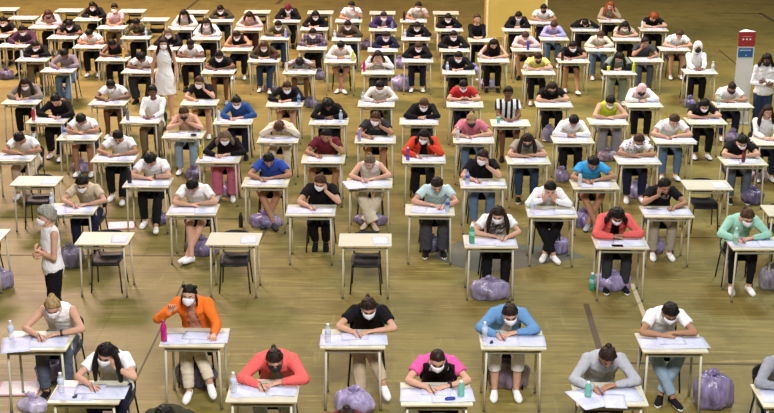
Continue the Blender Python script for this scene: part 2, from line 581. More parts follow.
# information totem
def totem():
    x, y = 6.888, 25.123
    M_WH = plain('white_totem_board', '#e2e0de', 0.5, vary=0.02)
    M_RED = plain('red_totem_print', '#a32b2b', 0.5, vary=0.04)
    M_BLU = plain('blue_totem_print', '#2a5f94', 0.5, vary=0.04)
    M_INK = plain('white_totem_ink', '#f4eeee', 0.6)
    t = thing('information_totem', 'tall white three-sided totem with red and blue panels beside the standing woman', 'totem', (x, y, 0), 0.05)
    H, w, dpt = 1.9, 0.345, 0.26
    m = MD()
    base = [(-w / 2, 0, 0), (w / 2, 0, 0), (w * 0.12, dpt, 0)]
    m.add(base + [(a, b, H) for a, b, _ in base], [[2, 1, 0], [3, 4, 5], [0, 1, 4, 3], [1, 2, 5, 4], [2, 0, 3, 5]])
    link_mesh('board', m.mesh('board', [M_WH], False), t)
    m = MD(); box(m, (0, -0.004, H - 0.155), (w - 0.004, 0.008, 0.29))
    red = link_mesh('red_panel', m.mesh('red_panel', [M_RED], False), t)
    m = MD()
    for k in (-1, 0, 1):                      # row of three white stars
        V = []
        for j in range(10):
            r = 0.027 if j % 2 == 0 else 0.0125
            a = math.pi / 2 + j * math.pi / 5
            V.append((k * 0.069 + r * math.cos(a), -0.0095, H - 0.155 + r * math.sin(a)))
        m.add(V + [(a, -0.0075, c) for a, b, c in V], ring_faces(2, 10))
    link_mesh('stars', m.mesh('stars', [M_INK], False), red)
    m = MD(); box(m, (0, -0.0085, H - 0.10), (0.19, 0.003, 0.010))
    link_mesh('top_line', m.mesh('top_line', [plain('pale_red_ink', '#cf8f8a', 0.6)], False), red)
    m = MD(); box(m, (0, -0.004, H - 0.425), (w - 0.05, 0.008, 0.185))
    blue = link_mesh('blue_panel', m.mesh('blue_panel', [M_BLU], False), t)
    m = MD()
    rr = random.Random(3)
    px = -0.125
    while px < 0.105:
        wd = rr.choice((0.015, 0.02, 0.025))
        box(m, (px + wd / 2, -0.0085, H - 0.375), (wd, 0.003, rr.choice((0.022, 0.028))))
        px += wd + 0.008
    box(m, (0.01, -0.0085, H - 0.475), (0.02, 0.003, 0.024))
    link_mesh('text_line', m.mesh('text_line', [plain('pale_blue_ink', '#b9cde0', 0.6)], False), blue)
    m = MD(); m.add([(a * 1.25, (b - 0.1) * 1.25 + 0.1, 0) for a, b, _ in base] + [(a * 1.25, (b - 0.1) * 1.25 + 0.1, 0.03) for a, b, _ in base],
                    [[2, 1, 0], [3, 4, 5], [0, 1, 4, 3], [1, 2, 5, 4], [2, 0, 3, 5]])
    link_mesh('foot_plate', m.mesh('foot_plate', [M_WH], False), t)
totem()

# ------------------------------------------------------------------ desk and chair
def make_desk():
    t = thing('exam_desk', 'x', 'desk', (0, 0, 0), 0, 'exam desks')
    m = MD()
    box(m, (0, 0.25, 0.739), (0.70, 0.50, 0.022), 0, None, 0.004)
    me = m.mesh('tabletop', [M_TOP, M_EDGE], False)
    for p in me.polygons:
        p.material_index = 1 if abs(p.normal.z) < 0.5 else 0
    link_mesh('tabletop', me, t)
    m = MD()
    for y in (0.06, 0.44):
        box(m, (0, y, 0.680), (0.56, 0.025, 0.028), bev=0.004)
        for s in (-1, 1):
            box(m, (s * 0.27, y, 0.71), (0.03, 0.025, 0.04))
    for s in (-1, 1):
        box(m, (s * 0.275, 0.25, 0.690), (0.025, 0.40, 0.03), bev=0.004)
    link_mesh('frame', m.mesh('frame', [M_STEEL], False), t)
    for sx in (-1, 1):
        for y0, y1 in ((0.06, 0.025), (0.44, 0.475)):
            m = MD()
            tube(m, [(sx * 0.285, y0, 0.728), (sx * 0.292, y0 + (y1 - y0) * 0.5, 0.36), (sx * 0.30, y1, 0.02)], 0.0135, 10)
            tube(m, [(sx * 0.30, y1, 0.0), (sx * 0.30, y1, 0.03)], 0.0165, 10, 1)
            link_mesh('leg', m.mesh('desk_leg', [M_LEG, M_FOOT]), t)
    return t

def make_chair():
    """seat centre at y 0.20 behind its own origin; the sitter faces -Y"""
    t = thing('plastic_chair', 'x', 'chair', (0, 0, 0), 0, 'exam chairs')
    # seat: dished slab with rounded front
    m = MD()
    nx, ny = 9, 9
    top = []
    for j in range(ny):
        for i in range(nx):
            u = i / (nx - 1) * 2 - 1; v = j / (ny - 1)
            w = 0.205 - 0.03 * (1 - v) ** 4 - 0.02 * v ** 3
            z = 0.446 - 0.016 * (1 - u * u) * (0.4 + v * 0.6) - 0.035 * max(0, 0.18 - v) / 0.18 + 0.02 * max(0, v - 0.85) / 0.15
            top.append((u * w, 0.02 + v * 0.40, z))
    T = np.array(top); B = T - A(0, 0, 0.016)
    F = []
    n = nx * ny
    for j in range(ny - 1):
        for i in range(nx - 1):
            a = j * nx + i
            F.append([a, a + 1, a + nx + 1, a + nx]); F.append([n + a, n + a + nx, n + a + nx + 1, n + a + 1])
    bd = [i for i in range(nx)] + [j * nx + nx - 1 for j in range(1, ny)] + [(ny - 1) * nx + i for i in range(nx - 2, -1, -1)] + [j * nx for j in range(ny - 2, 0, -1)]
    for a, b in zip(bd, bd[1:] + bd[:1]):
        F.append([b, a, n + a, n + b])
    m.add(np.concatenate([T, B]), F)
    link_mesh('seat', m.mesh('seat', [M_CHAIR]), t)
    # backrest: curved rounded panel
    m = MD()
    nx, nz = 11, 8
    Fr = []
    for k in range(nz):
        v = k / (nz - 1)
        w = 0.20 - 0.035 * abs(2 * v - 1) ** 5
        for i in range(nx):
            u = i / (nx - 1) * 2 - 1
            Fr.append((u * w, 0.44 + 0.045 * v - 0.035 * u * u, 0.53 + 0.215 * v - 0.02 * (u ** 4) * (1 if v > 0.5 else -1)))
    T = np.array(Fr); B = T + A(0, 0.015, 0)
    n = nx * nz; F = []
    for j in range(nz - 1):
        for i in range(nx - 1):
            a = j * nx + i
            F.append([a, a + 1, a + nx + 1, a + nx]); F.append([n + a, n + a + nx, n + a + nx + 1, n + a + 1])
    bd = [i for i in range(nx)] + [j * nx + nx - 1 for j in range(1, nz)] + [(nz - 1) * nx + i for i in range(nx - 2, -1, -1)] + [j * nx for j in range(nz - 2, 0, -1)]
    for a, b in zip(bd, bd[1:] + bd[:1]):
        F.append([b, a, n + a, n + b])
    m.add(np.concatenate([T, B]), F)
    link_mesh('backrest', m.mesh('backrest', [M_CHAIR]), t)
    m = MD()
    for y in (0.08, 0.36):
        tube(m, [(-0.175, y, 0.415), (0.175, y, 0.415)], 0.010, 8)
    for s in (-1, 1):
        tube(m, [(s * 0.175, 0.05, 0.415), (s * 0.175, 0.40, 0.415)], 0.010, 8)
        tube(m, curve_pts([(s * 0.175, 0.38, 0.415), (s * 0.175, 0.435, 0.47), (s * 0.165, 0.465, 0.62), (s * 0.16, 0.472, 0.67)], 4), 0.010, 8)
    link_mesh('seat_frame', m.mesh('seat_frame', [M_CHAIRLEG]), t)
    for s in (-1, 1):
        for y0, y1 in ((0.07, 0.03), (0.37, 0.45)):
            m = MD()
            tube(m, [(s * 0.175, y0, 0.42), (s * 0.19, (y0 + y1) / 2, 0.21), (s * 0.205, y1, 0.0)], 0.0105, 8)
            link_mesh('leg', m.mesh('chair_leg', [M_CHAIRLEG]), t)
    return t

# ------------------------------------------------------------------ bottles, bags, small things
def make_bottle(kind):
    body, cap, lab, alpha, h, r = {
        'clear': ('#dfe9f2', '#dfe5ee', '#c9d6ee', 0.42, 0.21, 0.032), 'blue': ('#c5d8ee', '#2a4fa8', '#2d5fb8', 0.55, 0.21, 0.033),
        'green': ('#3fae7f', '#e8f0ec', '#8fd9d2', 0.80, 0.25, 0.038), 'mint': ('#a8dcc4', '#e6efe9', '#c4ece0', 0.55, 0.22, 0.034),
        'magenta': ('#c9207f', '#a81a6c', '', 1.0, 0.24, 0.033), 'red': ('#c23a3c', '#d8d0d0', '', 0.9, 0.23, 0.034),
        'wine': ('#5f222c', '#b43a3a', '#7d2c34', 0.95, 0.22, 0.031), 'black': ('#1d1d24', '#121216', '', 1.0, 0.24, 0.034),
        'yellow': ('#d9b821', '#e8cf4f', '', 0.95, 0.22, 0.032), 'lime': ('#d3dc2f', '#e2ea55', '', 0.95, 0.22, 0.032),
        'white': ('#d9ddda', '#2b2f52', '', 1.0, 0.22, 0.032), 'purple': ('#6a4fae', '#e3dff0', '#b03a5a', 0.8, 0.21, 0.032),
        'lavender': ('#b3a5e6', '#e9e6f4', '', 0.8, 0.21, 0.032), 'aqua': ('#79cbb8', '#d9f0ea', '', 0.7, 0.16, 0.034),
        'grey': ('#73748c', '#40414f', '', 1.0, 0.21, 0.031), 'deepblue': ('#3a4fc0', '#2a3a99', '', 0.95, 0.22, 0.033)}[kind]
    t = thing('drink_bottle', 'x', 'bottle', (0, 0, 0), 0, 'drink bottles')
    mat = see_through('bottle_' + kind, body, alpha) if alpha < 0.99 else plain('flask_' + kind, body, 0.35, 0.1)
    m = MD()
    lathe(m, [(r * 0.8, 0), (r, 0.006), (r, h * 0.30), (r * 0.94, h * 0.36), (r, h * 0.42), (r, h * 0.66), (r * 0.85, h * 0.76), (r * 0.5, h * 0.87), (r * 0.42, h * 0.93)], n=16)
    link_mesh('bottle_body', m.mesh('bottle_body', [mat]), t)
    m = MD()
    lathe(m, [(r * 0.50, h * 0.91), (r * 0.52, h * 0.92), (r * 0.52, h * 0.985), (r * 0.46, h)], n=14)
    link_mesh('cap', m.mesh('cap', [plain('cap_' + kind, cap, 0.4)]), t)
    if lab:
        m = MD()
        lathe(m, [(r * 1.0, h * 0.425), (r * 1.02, h * 0.43), (r * 1.02, h * 0.645), (r * 1.0, h * 0.65)], n=16)
        link_mesh('bottle_label', m.mesh('bottle_label', [plain('label_' + kind, lab, 0.5)]), t)
    return t

def make_cup(hexc):
    t = thing('drinking_cup', 'x', 'cup', (0, 0, 0))
    m = MD()
    lathe(m, [(0.026, 0), (0.028, 0.003), (0.036, 0.11), (0.034, 0.11), (0.027, 0.008)], n=16)
    link_mesh('cup_body', m.mesh('cup_body', [see_through('cup_plastic', hexc, 0.8)]), t)
    m = MD(); lathe(m, [(0.034, 0.106), (0.039, 0.108), (0.039, 0.114), (0.034, 0.116)], n=16)
    link_mesh('rim', m.mesh('rim', [plain('cup_rim' + hexc, hexc, 0.4)]), t)
    return t

M_BAG = {}
def bag_mat(hexc):
    if hexc not in M_BAG:
        k = NT('thin_lilac_plastic')
        c = lin(hexc)
        grey = sum(c[:3]) / 3
        c = tuple((q * .66 + grey * .34) * 1.15 + .015 for q in c[:3]) + (1,)
        n = k.noise(k.coord((1, 1, 0.3)), 13, 3, 0.55)
        k.l(k.ramp(n, [(0.25, tuple(x * 0.75 for x in c[:3])), (0.75, tuple(min(1, x * 1.3 + .04) for x in c[:3]))]), k.b.inputs['Base Color'])
        k.b.inputs['Roughness'].default_value = 0.25
        k.l(k.ramp(n, [(0.3, (0.50,) * 3), (0.7, (0.88,) * 3)]), k.b.inputs['Alpha'])
        k.bump(n, 0.6, 0.03)
        M_BAG[hexc] = k.m
    return M_BAG[hexc]

def make_bag(seed, hexc, size, label, loc, rz, slump):
    rr = random.Random(seed)
    ph = [rr.uniform(0, 6.28) for _ in range(8)]
    sx, sy, sz = size
    def fn(D):
        x, y, z = D[:, 0], D[:, 1], D[:, 2]
        az = np.arctan2(y, x)
        r = 1 + 0.07 * np.sin(5 * az + ph[0] + 2 * z) + 0.05 * np.sin(9 * az + ph[1] - 3 * z) + 0.06 * np.sin(7 * z + ph[2] + 2 * az) + 0.03 * np.sin(15 * az + ph[5])
        up = np.clip(z, 0, 1)
        r = r * (1 - 0.62 * up ** 1.3) * (1 + .25 * up)
        P = D * r[:, None]
        P[:, 0] += slump * up ** 2 * 0.5
        P[:, 2] = np.maximum(P[:, 2], -0.62 + 0.02 * np.sin(6 * az))
        return P
    t = thing('plastic_bag', label, 'bag', loc, rz, 'lilac plastic bags on the floor')
    m = MD(); ball(m, (0, 0, sz * 0.62 + 0.004), (sx, sy, sz), 30, 18, fn=fn)
    link_mesh('sack', m.mesh('sack', [bag_mat(hexc)]), t)
    m = MD()
    top = A(slump * sx * 0.25, 0, sz * (0.62 + 0.46))
    for k in range(5):
        a = k * 1.26 + ph[3]
        d = A(math.cos(a) * 0.05, math.sin(a) * 0.04, 0.07 + 0.02 * math.sin(k))
        loft(m, [top - A(0, 0, 0.05), top + A(0, 0, 0.01), top + d * 0.6, top + d], [0.03, 0.014, 0.03, 0.035], [0.02, 0.012, 0.008, 0.003], n=8)
    link_mesh('knot', m.mesh('knot', [bag_mat(hexc)]), t)
    m = MD()
    ball(m, (0.0, 0, sz * 0.45), (sx * 0.66, sy * 0.6, sz * 0.42), 14, 9)
    link_mesh('bundle', m.mesh('bundle', [plain('dark_bundle', rr.choice(['#2b2838', '#453a58', '#5b4f78']), 0.9)]), t)
    return t

def sheet_mesh(w, h, seed, mat):
    rr = random.Random(seed)
    m = MD()
    nx, ny = 7, 5
    a, b = rr.uniform(0, 6), rr.uniform(0, 6)
    T = []
    for j in range(ny):
        for i in range(nx):
            u, v = i / (nx - 1) - 0.5, j / (ny - 1) - 0.5
            T.append((u * w, v * h, 0.0012 + 0.0010 * (1 + math.sin(7 * u + a) * math.sin(6 * v + b))))
    T = np.array(T); B = T - A(0, 0, 0.0005)
    n = nx * ny; F = []
    for j in range(ny - 1):
        for i in range(nx - 1):
            q = j * nx + i
            F.append([q, q + 1, q + nx + 1, q + nx]); F.append([n + q, n + q + nx, n + q + nx + 1, n + q + 1])
    bd = [i for i in range(nx)] + [j * nx + nx - 1 for j in range(1, ny)] + [(ny - 1) * nx + i for i in range(nx - 2, -1, -1)] + [j * nx for j in range(ny - 2, 0, -1)]
    for p, q in zip(bd, bd[1:] + bd[:1]):
        F.append([q, p, n + p, n + q])
    m.add(np.concatenate([T, B]), F)
    return m.mesh('sheet', [mat])

# ------------------------------------------------------------------ people
def smooth01(x):
    x = np.clip(x, 0, 1)
    return x * x * (3 - 2 * x)

HEAD_R = A(0.075, 0.093, 0.116)

def head_surface(D, grow=0.0, features=True):
    """points of the head in its own frame: face towards -Y, crown +Z"""
    x, y, z = D[:, 0].copy(), D[:, 1].copy(), D[:, 2].copy()
    t = np.clip((-z - 0.05) / 0.95, 0, 1)
    X = x * (1 - 0.40 * t ** 1.5)
    Y = np.where(y > 0, y * (1 - 0.50 * t), y * (1 - 0.10 * t))
    P = np.stack([X, Y, z], 1) * HEAD_R
    P[:, 1] -= 0.012 * t
    if features:
        f = (P[:, 1] < 0)
        g = lambda cx, cz, sx, sz: np.exp(-((P[:, 0] - cx) / sx) ** 2 - ((P[:, 2] - cz) / sz) ** 2) * f
        nz = np.exp(-(P[:, 0] / 0.013) ** 2) * f * smooth01((0.022 - P[:, 2]) / 0.05) * smooth01((P[:, 2] + 0.038) / 0.016)
        P[:, 1] -= 0.026 * nz
        P[:, 1] += 0.010 * (g(0.031, 0.012, 0.017, 0.013) + g(-0.031, 0.012, 0.017, 0.013))
        P[:, 1] -= 0.005 * (g(0.03, 0.033, 0.025, 0.010) + g(-0.03, 0.033, 0.025, 0.010))
        P[:, 1] -= 0.005 * g(0, -0.060, 0.022, 0.013)
        P[:, 1] -= 0.006 * g(0, -0.095, 0.022, 0.016)
    if grow:
        P = P + D * grow
    return P

def head_md(fine):
    m = MD()
    ball(m, (0, 0, 0), 1.0, 40 if fine else 22, 30 if fine else 16, 0, None, lambda D: head_surface(D))
    for s in (-1, 1):
        ball(m, (s * 0.074, 0.010, -0.006), (0.011, 0.021, 0.033), 10, 7, 0, rotz(s * 0.35))
        ball(m, (s * 0.031, -0.0765, 0.011), (0.0135, 0.0075, 0.0075), 10, 7, 1)
        ball(m, (s * 0.031, -0.0815, 0.010), (0.0062, 0.0042, 0.0062), 8, 6, 2)
        loft(m, [(s * 0.014, -0.091, 0.030), (s * 0.030, -0.088, 0.036), (s * 0.048, -0.076, 0.031)], [0.003, 0.005, 0.002], [0.004, 0.004, 0.003], (0, 0, 1), 8, 3)
    ball(m, (0, -0.0955, -0.060), (0.022, 0.006, 0.008), 10, 6, 4)
    return m
HEADS = {True: head_md(True), False: head_md(False)}

def hair_line(az, style):
    a = abs(az)
    pts = ([0, 0.7, 1.15, 1.45, 1.8, 2.4, 3.15], [0.56, 0.50, 0.30, 0.02, -0.22, -0.52, -0.62])
    if style == 'buzz':
        pts = ([0, 0.7, 1.15, 1.45, 1.8, 2.4, 3.15], [0.60, 0.55, 0.36, 0.10, -0.10, -0.40, -0.50])
    if style == 'beanie':
        pts = ([0, 0.8, 1.5, 2.4, 3.15], [0.42, 0.36, 0.12, 0.0, -0.05])
    return np.interp(a, *pts)

def cap_shell(m, style, T, fine, seed, mat=0):
    """hair as a closed shell that sinks under the skin outside the hairline"""
    rr = random.Random(seed)
    ph = [rr.uniform(0, 6.28) for _ in range(6)]
    def fn(D):
        az = np.arctan2(D[:, 0], -D[:, 1])
        if style in ('scarf', 'hood'):
            fd = unit(A(0, -1, -0.22))
            q = np.arccos(np.clip(D @ fd, -1, 1))
            k = smooth01((q - 0.72) / 0.16)
        else:
            k = smooth01((D[:, 2] - hair_line(az, style)) / 0.13)
        lump = 0.0
        if style not in ('beanie', 'scarf', 'hood', 'buzz'):
            amp = 0.24 if style != 'curly' else 0.38
            fq = 1 if style != 'curly' else 1.9
            lump = amp * (np.sin(7 * fq * az + ph[0]) * np.sin(5 * fq * D[:, 2] + ph[1]) + 0.6 * np.sin(13 * fq * az + ph[2] + 4 * D[:, 2]))
        th = T * (0.75 + 0.35 * np.clip(D[:, 2], 0, 1) + lump)
        g = th * k - 0.010 * (1 - k)
        return head_surface(D, 0, False) + D * g[:, None]
    ball(m, (0, 0, 0), 1.0, 36 if fine else 22, 24 if fine else 15, mat, None, fn)

def ik(sh, wr, L1, L2, side, zmin=0.792, ywant=None):
    sh, wr = np.asarray(sh, float), np.asarray(wr, float)
    d = wr - sh; D = np.linalg.norm(d)
    D2 = min(D, (L1 + L2) * 0.995); D2 = max(D2, abs(L1 - L2) + 0.02)
    n = d / D
    wr = sh + n * D2
    a = (L1 * L1 - L2 * L2 + D2 * D2) / (2 * D2)
    h = math.sqrt(max(L1 * L1 - a * a, 0))
    u = unit(np.cross(n, A(0, 0, 1))); v = np.cross(n, u)
    best = None
    for k in range(48):
        t = k / 48 * 2 * math.pi
        e = sh + n * a + (u * math.cos(t) + v * math.sin(t)) * h
        c = 60 * max(0, zmin - e[2]) + 4 * abs(e[2] - zmin - 0.01) + 3 * abs(e[0] * side - 0.34) + (0 if ywant is None else 2 * abs(e[1] - ywant))
        if e[0] * side < 0.08: c += 5
        if best is None or c < best[0]:
            best = (c, e)
    return best[1], wr

def sitting(pose, legs, rnd, sc=1.0, low=0.0, bow=0.0):
    """joints of a seated body; desk edge at y 0, desk top z 0.75, seat at y 0.8"""
    lean = {'W': .73, 'V': .74, 'F': .77, 'H': .68, 'G': .68, 'B': .74, 'D': 1.04, 'U': .34, 'P': .68, 'K': .52}[pose] + rnd.uniform(-.06, .06) + low
    tw = rnd.uniform(-.03, .03)
    p = [A(0, .83, .53)]
    for ln, a in zip((.17 * sc, .165 * sc, .135 * sc, .09 * sc), (.25, .72, 1.02, 1.25)):
        p.append(p[-1] + A(tw * ln * 2, -math.sin(lean * a) * ln, math.cos(lean * a) * ln))
    na = lean * 1.2 + (.16 if pose not in 'UK' else 0.0)
    hc = p[4] + A(rnd.uniform(-.012, .012), -math.sin(na), math.cos(na)) * .150
    pitch = {'W': .68, 'V': .62, 'F': .86, 'H': .52, 'G': .52, 'B': .68, 'D': 1.35, 'U': .25, 'P': .85, 'K': .12}[pose] + rnd.uniform(-.10, .10) + bow
    yaw = {'W': .12, 'V': -.12, 'H': -.10, 'G': .10}.get(pose, 0) + rnd.uniform(-.12, .12)
    roll = {'H': .16, 'G': -.16}.get(pose, 0) + rnd.uniform(-.06, .06)
    R = rotz(yaw) @ roty(roll) @ rotx(pitch)
    J = dict(p=p, head=(hc, R), arms=[], legs=[], sc=sc)
    for s in (-1, 1):
        sh = p[3] * .62 + p[4] * .38 + A(s * .165 * sc, .012, -.005)
        mode = pose
        if pose in ('W', 'V'):
            writing = (s == -1) == (pose == 'W')
            mode = 'pen' if writing else 'rest'
        elif pose in ('H', 'G'):
            mode = 'head' if (s == 1) == (pose == 'H') else 'pen'
        elif pose == 'K':
            mode = 'lift' if s == -1 else 'far'
        toH = lambda q: hc + R @ A(*q)
        ywant = None; zmin = .792
        if mode == 'pen':
            wr = A(s * .11, .30 + rnd.uniform(-.02, .03), .782); f = unit(A(-s * .5, -.85, -.12)); nr = A(s * .35, 0, 1); curl = .62
        elif mode == 'rest':
            wr = A(s * .085, .385 + rnd.uniform(-.03, .02), .778); f = unit(A(-s * .9, -.35, -.04)); nr = A(0, 0, 1); curl = .16
        elif mode == 'F':
            wr = A(s * .055, .365 if s < 0 else .415, .778 if s < 0 else .788); f = unit(A(-s, -.18, -.04)); nr = A(0, 0, 1); curl = .22
        elif mode == 'U':
            wr = A(s * .085, .31, .79); f = unit(A(-s * .75, -.6, 0)); nr = A(s * .3, -.1, 1); curl = .45
        elif mode == 'P':
            wr = A(s * .10, .36, .815); f = unit(A(-s * .65, -.5, .25)); nr = A(s * .4, -.5, .8); curl = .5
        elif mode == 'head':
            wr = toH((s * .092, -.062, -.105)); f = unit(R @ A(-s * .12, .25, 1)); nr = R @ A(s, -.25, 0); curl = .30; ywant = .38
        elif mode == 'B':
            wr = toH((s * .075, -.115, -.125)); f = unit(R @ A(-s * .25, .15, 1)); nr = R @ A(s * .6, -.8, 0); curl = .35; ywant = .36
        elif mode == 'D':
            wr = toH((s * .105, -.02, .02)); f = unit(R @ A(-s * .75, .45, .55)); nr = R @ A(s * .7, 0, .7); curl = .35; ywant = .40
        elif mode == 'lift':
            wr = A(s * .24, .46, .96); f = unit(A(.25, -.1, 1)); nr = A(-.3, 1, 0); curl = .7; zmin = .80; ywant = .50
        else:                                      # forearm reaching out along the desk
            wr = A(s * .26, .24, .782); f = unit(A(s * .1, -1, -.05)); nr = A(0, 0, 1); curl = .35
        el, wr = ik(sh, wr, .285 * sc, .25 * sc, s, zmin, ywant)
        J['arms'].append((s, sh, el, wr, f, unit(nr), curl))
    for s in (-1, 1):
        hip = A(s * .085, .80, .535)
        kn, an, toe, pt = A(s * .13, .385, .515), A(s * .12, .40, .09), A(s * .12, -1, 0), 0
        if legs == 'w':
            kn, an, toe = A(s * .205, .39, .515), A(s * .13, .43, .09), A(s * .3, -1, 0)
        elif legs == 'x':
            kn = A(s * .13, .385, .515)
            an = A(-.055, .34, .09) if s > 0 else A(.065, .245, .10)
            toe = A(-.35, -1, 0) if s > 0 else A(.35, -1, 0)
        elif legs == 't':
            kn, an, toe, pt = A(s * .10, .40, .475), A(s * .075, .66, .15), A(s * .1, -1, 0), .65
        elif legs == 'e' and s > 0:
            kn, an, toe, pt = A(.11, .37, .47), A(.11, .10, .095), A(.15, -1, 0), -.15
        elif legs == 's':
            kn = A(s * .085, .375, .49)
            an = A(-.10, .13, .095) if s > 0 else A(-.03, .09, .10); toe = A(-.5, -1, 0); pt = -.2
        elif legs == 'c':
            if s > 0:
                kn, an, toe, pt = A(.05, .385, .575), A(.20, .22, .235), A(.45, -1, 0), .45
            else:
                kn, an, toe = A(-.08, .38, .505), A(-.05, .30, .09), A(-.1, -1, 0)
        J['legs'].append((s, hip, kn, an, unit(toe), pt))
    return J

def sample(pts, ra, rb, k=4):
    P = curve_pts(pts, k)
    t = np.linspace(0, len(pts) - 1, len(P))
    return P, np.interp(t, range(len(pts)), ra), np.interp(t, range(len(pts)), rb)

def torso(m, J, g, low=-.07, top=True, flare=0.0):
    p, sc = J['p'], J['sc']
    pts = [p[0] + (p[0] - p[1]) / .17 * -low * -1 if False else p[0] + unit(p[0] - p[1]) * -low, p[0], p[1], p[2], p[3], p[3] * .55 + p[4] * .45, p[4]]
    ra = [.150 + g + flare, .172 + g + flare, .142 * sc + g, .160 * sc + g, .172 * sc + g, .135 * sc + g, .066 + g * .8]
    rb = [.105 + g + flare, .122 + g + flare, .108 * sc + g, .120 * sc + g, .105 * sc + g, .088 * sc + g, .062 + g * .8]
    P, a, b = sample(pts, ra, rb, 3)
    loft(m, P, a, b, (1, 0, 0), 18)

def arm(m, a, g, upto, sc, loose=0.0):
    """upto: 0..1 upper arm, 1..2 forearm"""
    s, sh, el, wr = a[0], a[1], a[2], a[3]
    ball(m, sh, .056 * sc + g, 12, 8)
    u = min(upto, 1.0)
    e = sh + (el - sh) * u
    tube(m, [sh, sh + (e - sh) * .5, e], [.053 * sc + g, (.053 - .009 * u) * sc + g * .8 + loose * .6, (.053 - .015 * u) * sc + g * .6 + loose], 12)
    if upto > 1:
        ball(m, el, .039 * sc + g * .7, 12, 8)
        v = upto - 1
        w = el + (wr - el) * v
        tube(m, [el, el + (w - el) * .3, w], [.038 * sc + g * .7, .040 * sc + g * .6, (.040 - .015 * v) * sc + g * .6], 12)

def leg(m, l, g, upto, flare=0.0):
    s, hip, kn, an = l[:4]
    ball(m, hip, .088 + g, 12, 8)
    u = min(upto, 1.0)
    e = hip + (kn - hip) * u
    tube(m, [hip, hip + (e - hip) * .5, e], [.086 + g, .086 - .012 * u + g + flare * .4, .086 - .024 * u + g + flare * .6], 12)
    if upto > 1:
        ball(m, kn, .061 + g, 12, 8)
        v = upto - 1
        w = kn + (an - kn) * v
        tube(m, [kn, kn + (w - kn) * .3, w], [.058 + g, .058 + g + flare * .5, .058 - .022 * v + g + flare], 12)

def palm(m, a):
    s, sh, el, wr, f, nr, curl = a
    ac = unit(np.cross(f, nr)); n2 = np.cross(ac, f)
    loft(m, [wr - f * .015, wr + f * .02, wr + f * .055, wr + f * .088], [.024, .034, .040, .037], [.018, .016, .0145, .012], ac, 12)

def fingers(m, a, nseg=7):
    s, sh, el, wr, f, nr, curl = a
    ac = unit(np.cross(f, nr)); n2 = unit(np.cross(ac, f))
    thumb_dir = ac * (1 if s > 0 else -1)           # towards the thumb side of the palm
    for k, (off, ln) in enumerate(((.028, .068), (.0095, .077), (-.0095, .072), (-.027, .056))):
        b = wr + f * .074 + thumb_dir * off
        ang = 0.10; pts = [b]
        spread = thumb_dir * off * 1.6
        for seg, fr in enumerate((.44, .32, .24)):
            ang += curl * (0.75 if seg == 0 else 0.9) * (1 + .12 * k)
            d = unit(f * math.cos(ang) - n2 * math.sin(ang) + spread)
            pts.append(pts[-1] + d * ln * fr)
        tube(m, [wr + f * .055 + thumb_dir * off] + pts, [.0085, .0092, .0086, .0078, .0056], nseg)
    b = wr + f * .018 + thumb_dir * .026
    d1 = unit(f * .62 + thumb_dir * .75 - n2 * .25)
    d2 = unit(f * .95 + thumb_dir * .15 - n2 * (.2 + curl * .6))
    tube(m, [b - d1 * .012, b + d1 * .018, b + d1 * .042, b + d1 * .042 + d2 * .026, b + d1 * .042 + d2 * .034], [.012, .0125, .0105, .0088, .006], nseg)

JOBS = []        # meshes that get fused into one skin: (MD, voxel, finish)
def fuse(md_, voxel, finish, iters=4):
    JOBS.append((md_, voxel, finish, iters))

def run_jobs():
    tmp = []
    for md_, voxel, finish, iters in JOBS:
        me = md_.mesh('tmp', [], False)
        o = bpy.data.objects.new('tmp', me)
        COL.objects.link(o)
        r = o.modifiers.new('fuse', 'REMESH'); r.mode = 'VOXEL'; r.voxel_size = voxel; r.use_smooth_shade = True
        sm = o.modifiers.new('soft', 'SMOOTH'); sm.factor = 0.5; sm.iterations = iters
        tmp.append(o)
    dg = bpy.context.evaluated_depsgraph_get()
    dg.update()
    for o, (md_, voxel, finish, iters) in zip(tmp, JOBS):
        me = o.evaluated_get(dg).data
        nv, npol = len(me.vertices), len(me.polygons)
        v = np.empty(nv * 3, np.float32); me.vertices.foreach_get('co', v)
        nl = len(me.loops)
        li = np.empty(nl, np.int32); me.loops.foreach_get('vertex_index', li)
        ls = np.empty(npol, np.int32); me.polygons.foreach_get('loop_start', ls)
        finish(v.reshape(-1, 3).astype(float), li, ls)
    for o in tmp:
        me = o.data
        bpy.data.objects.remove(o)
        bpy.data.meshes.remove(me)
    JOBS.clear()

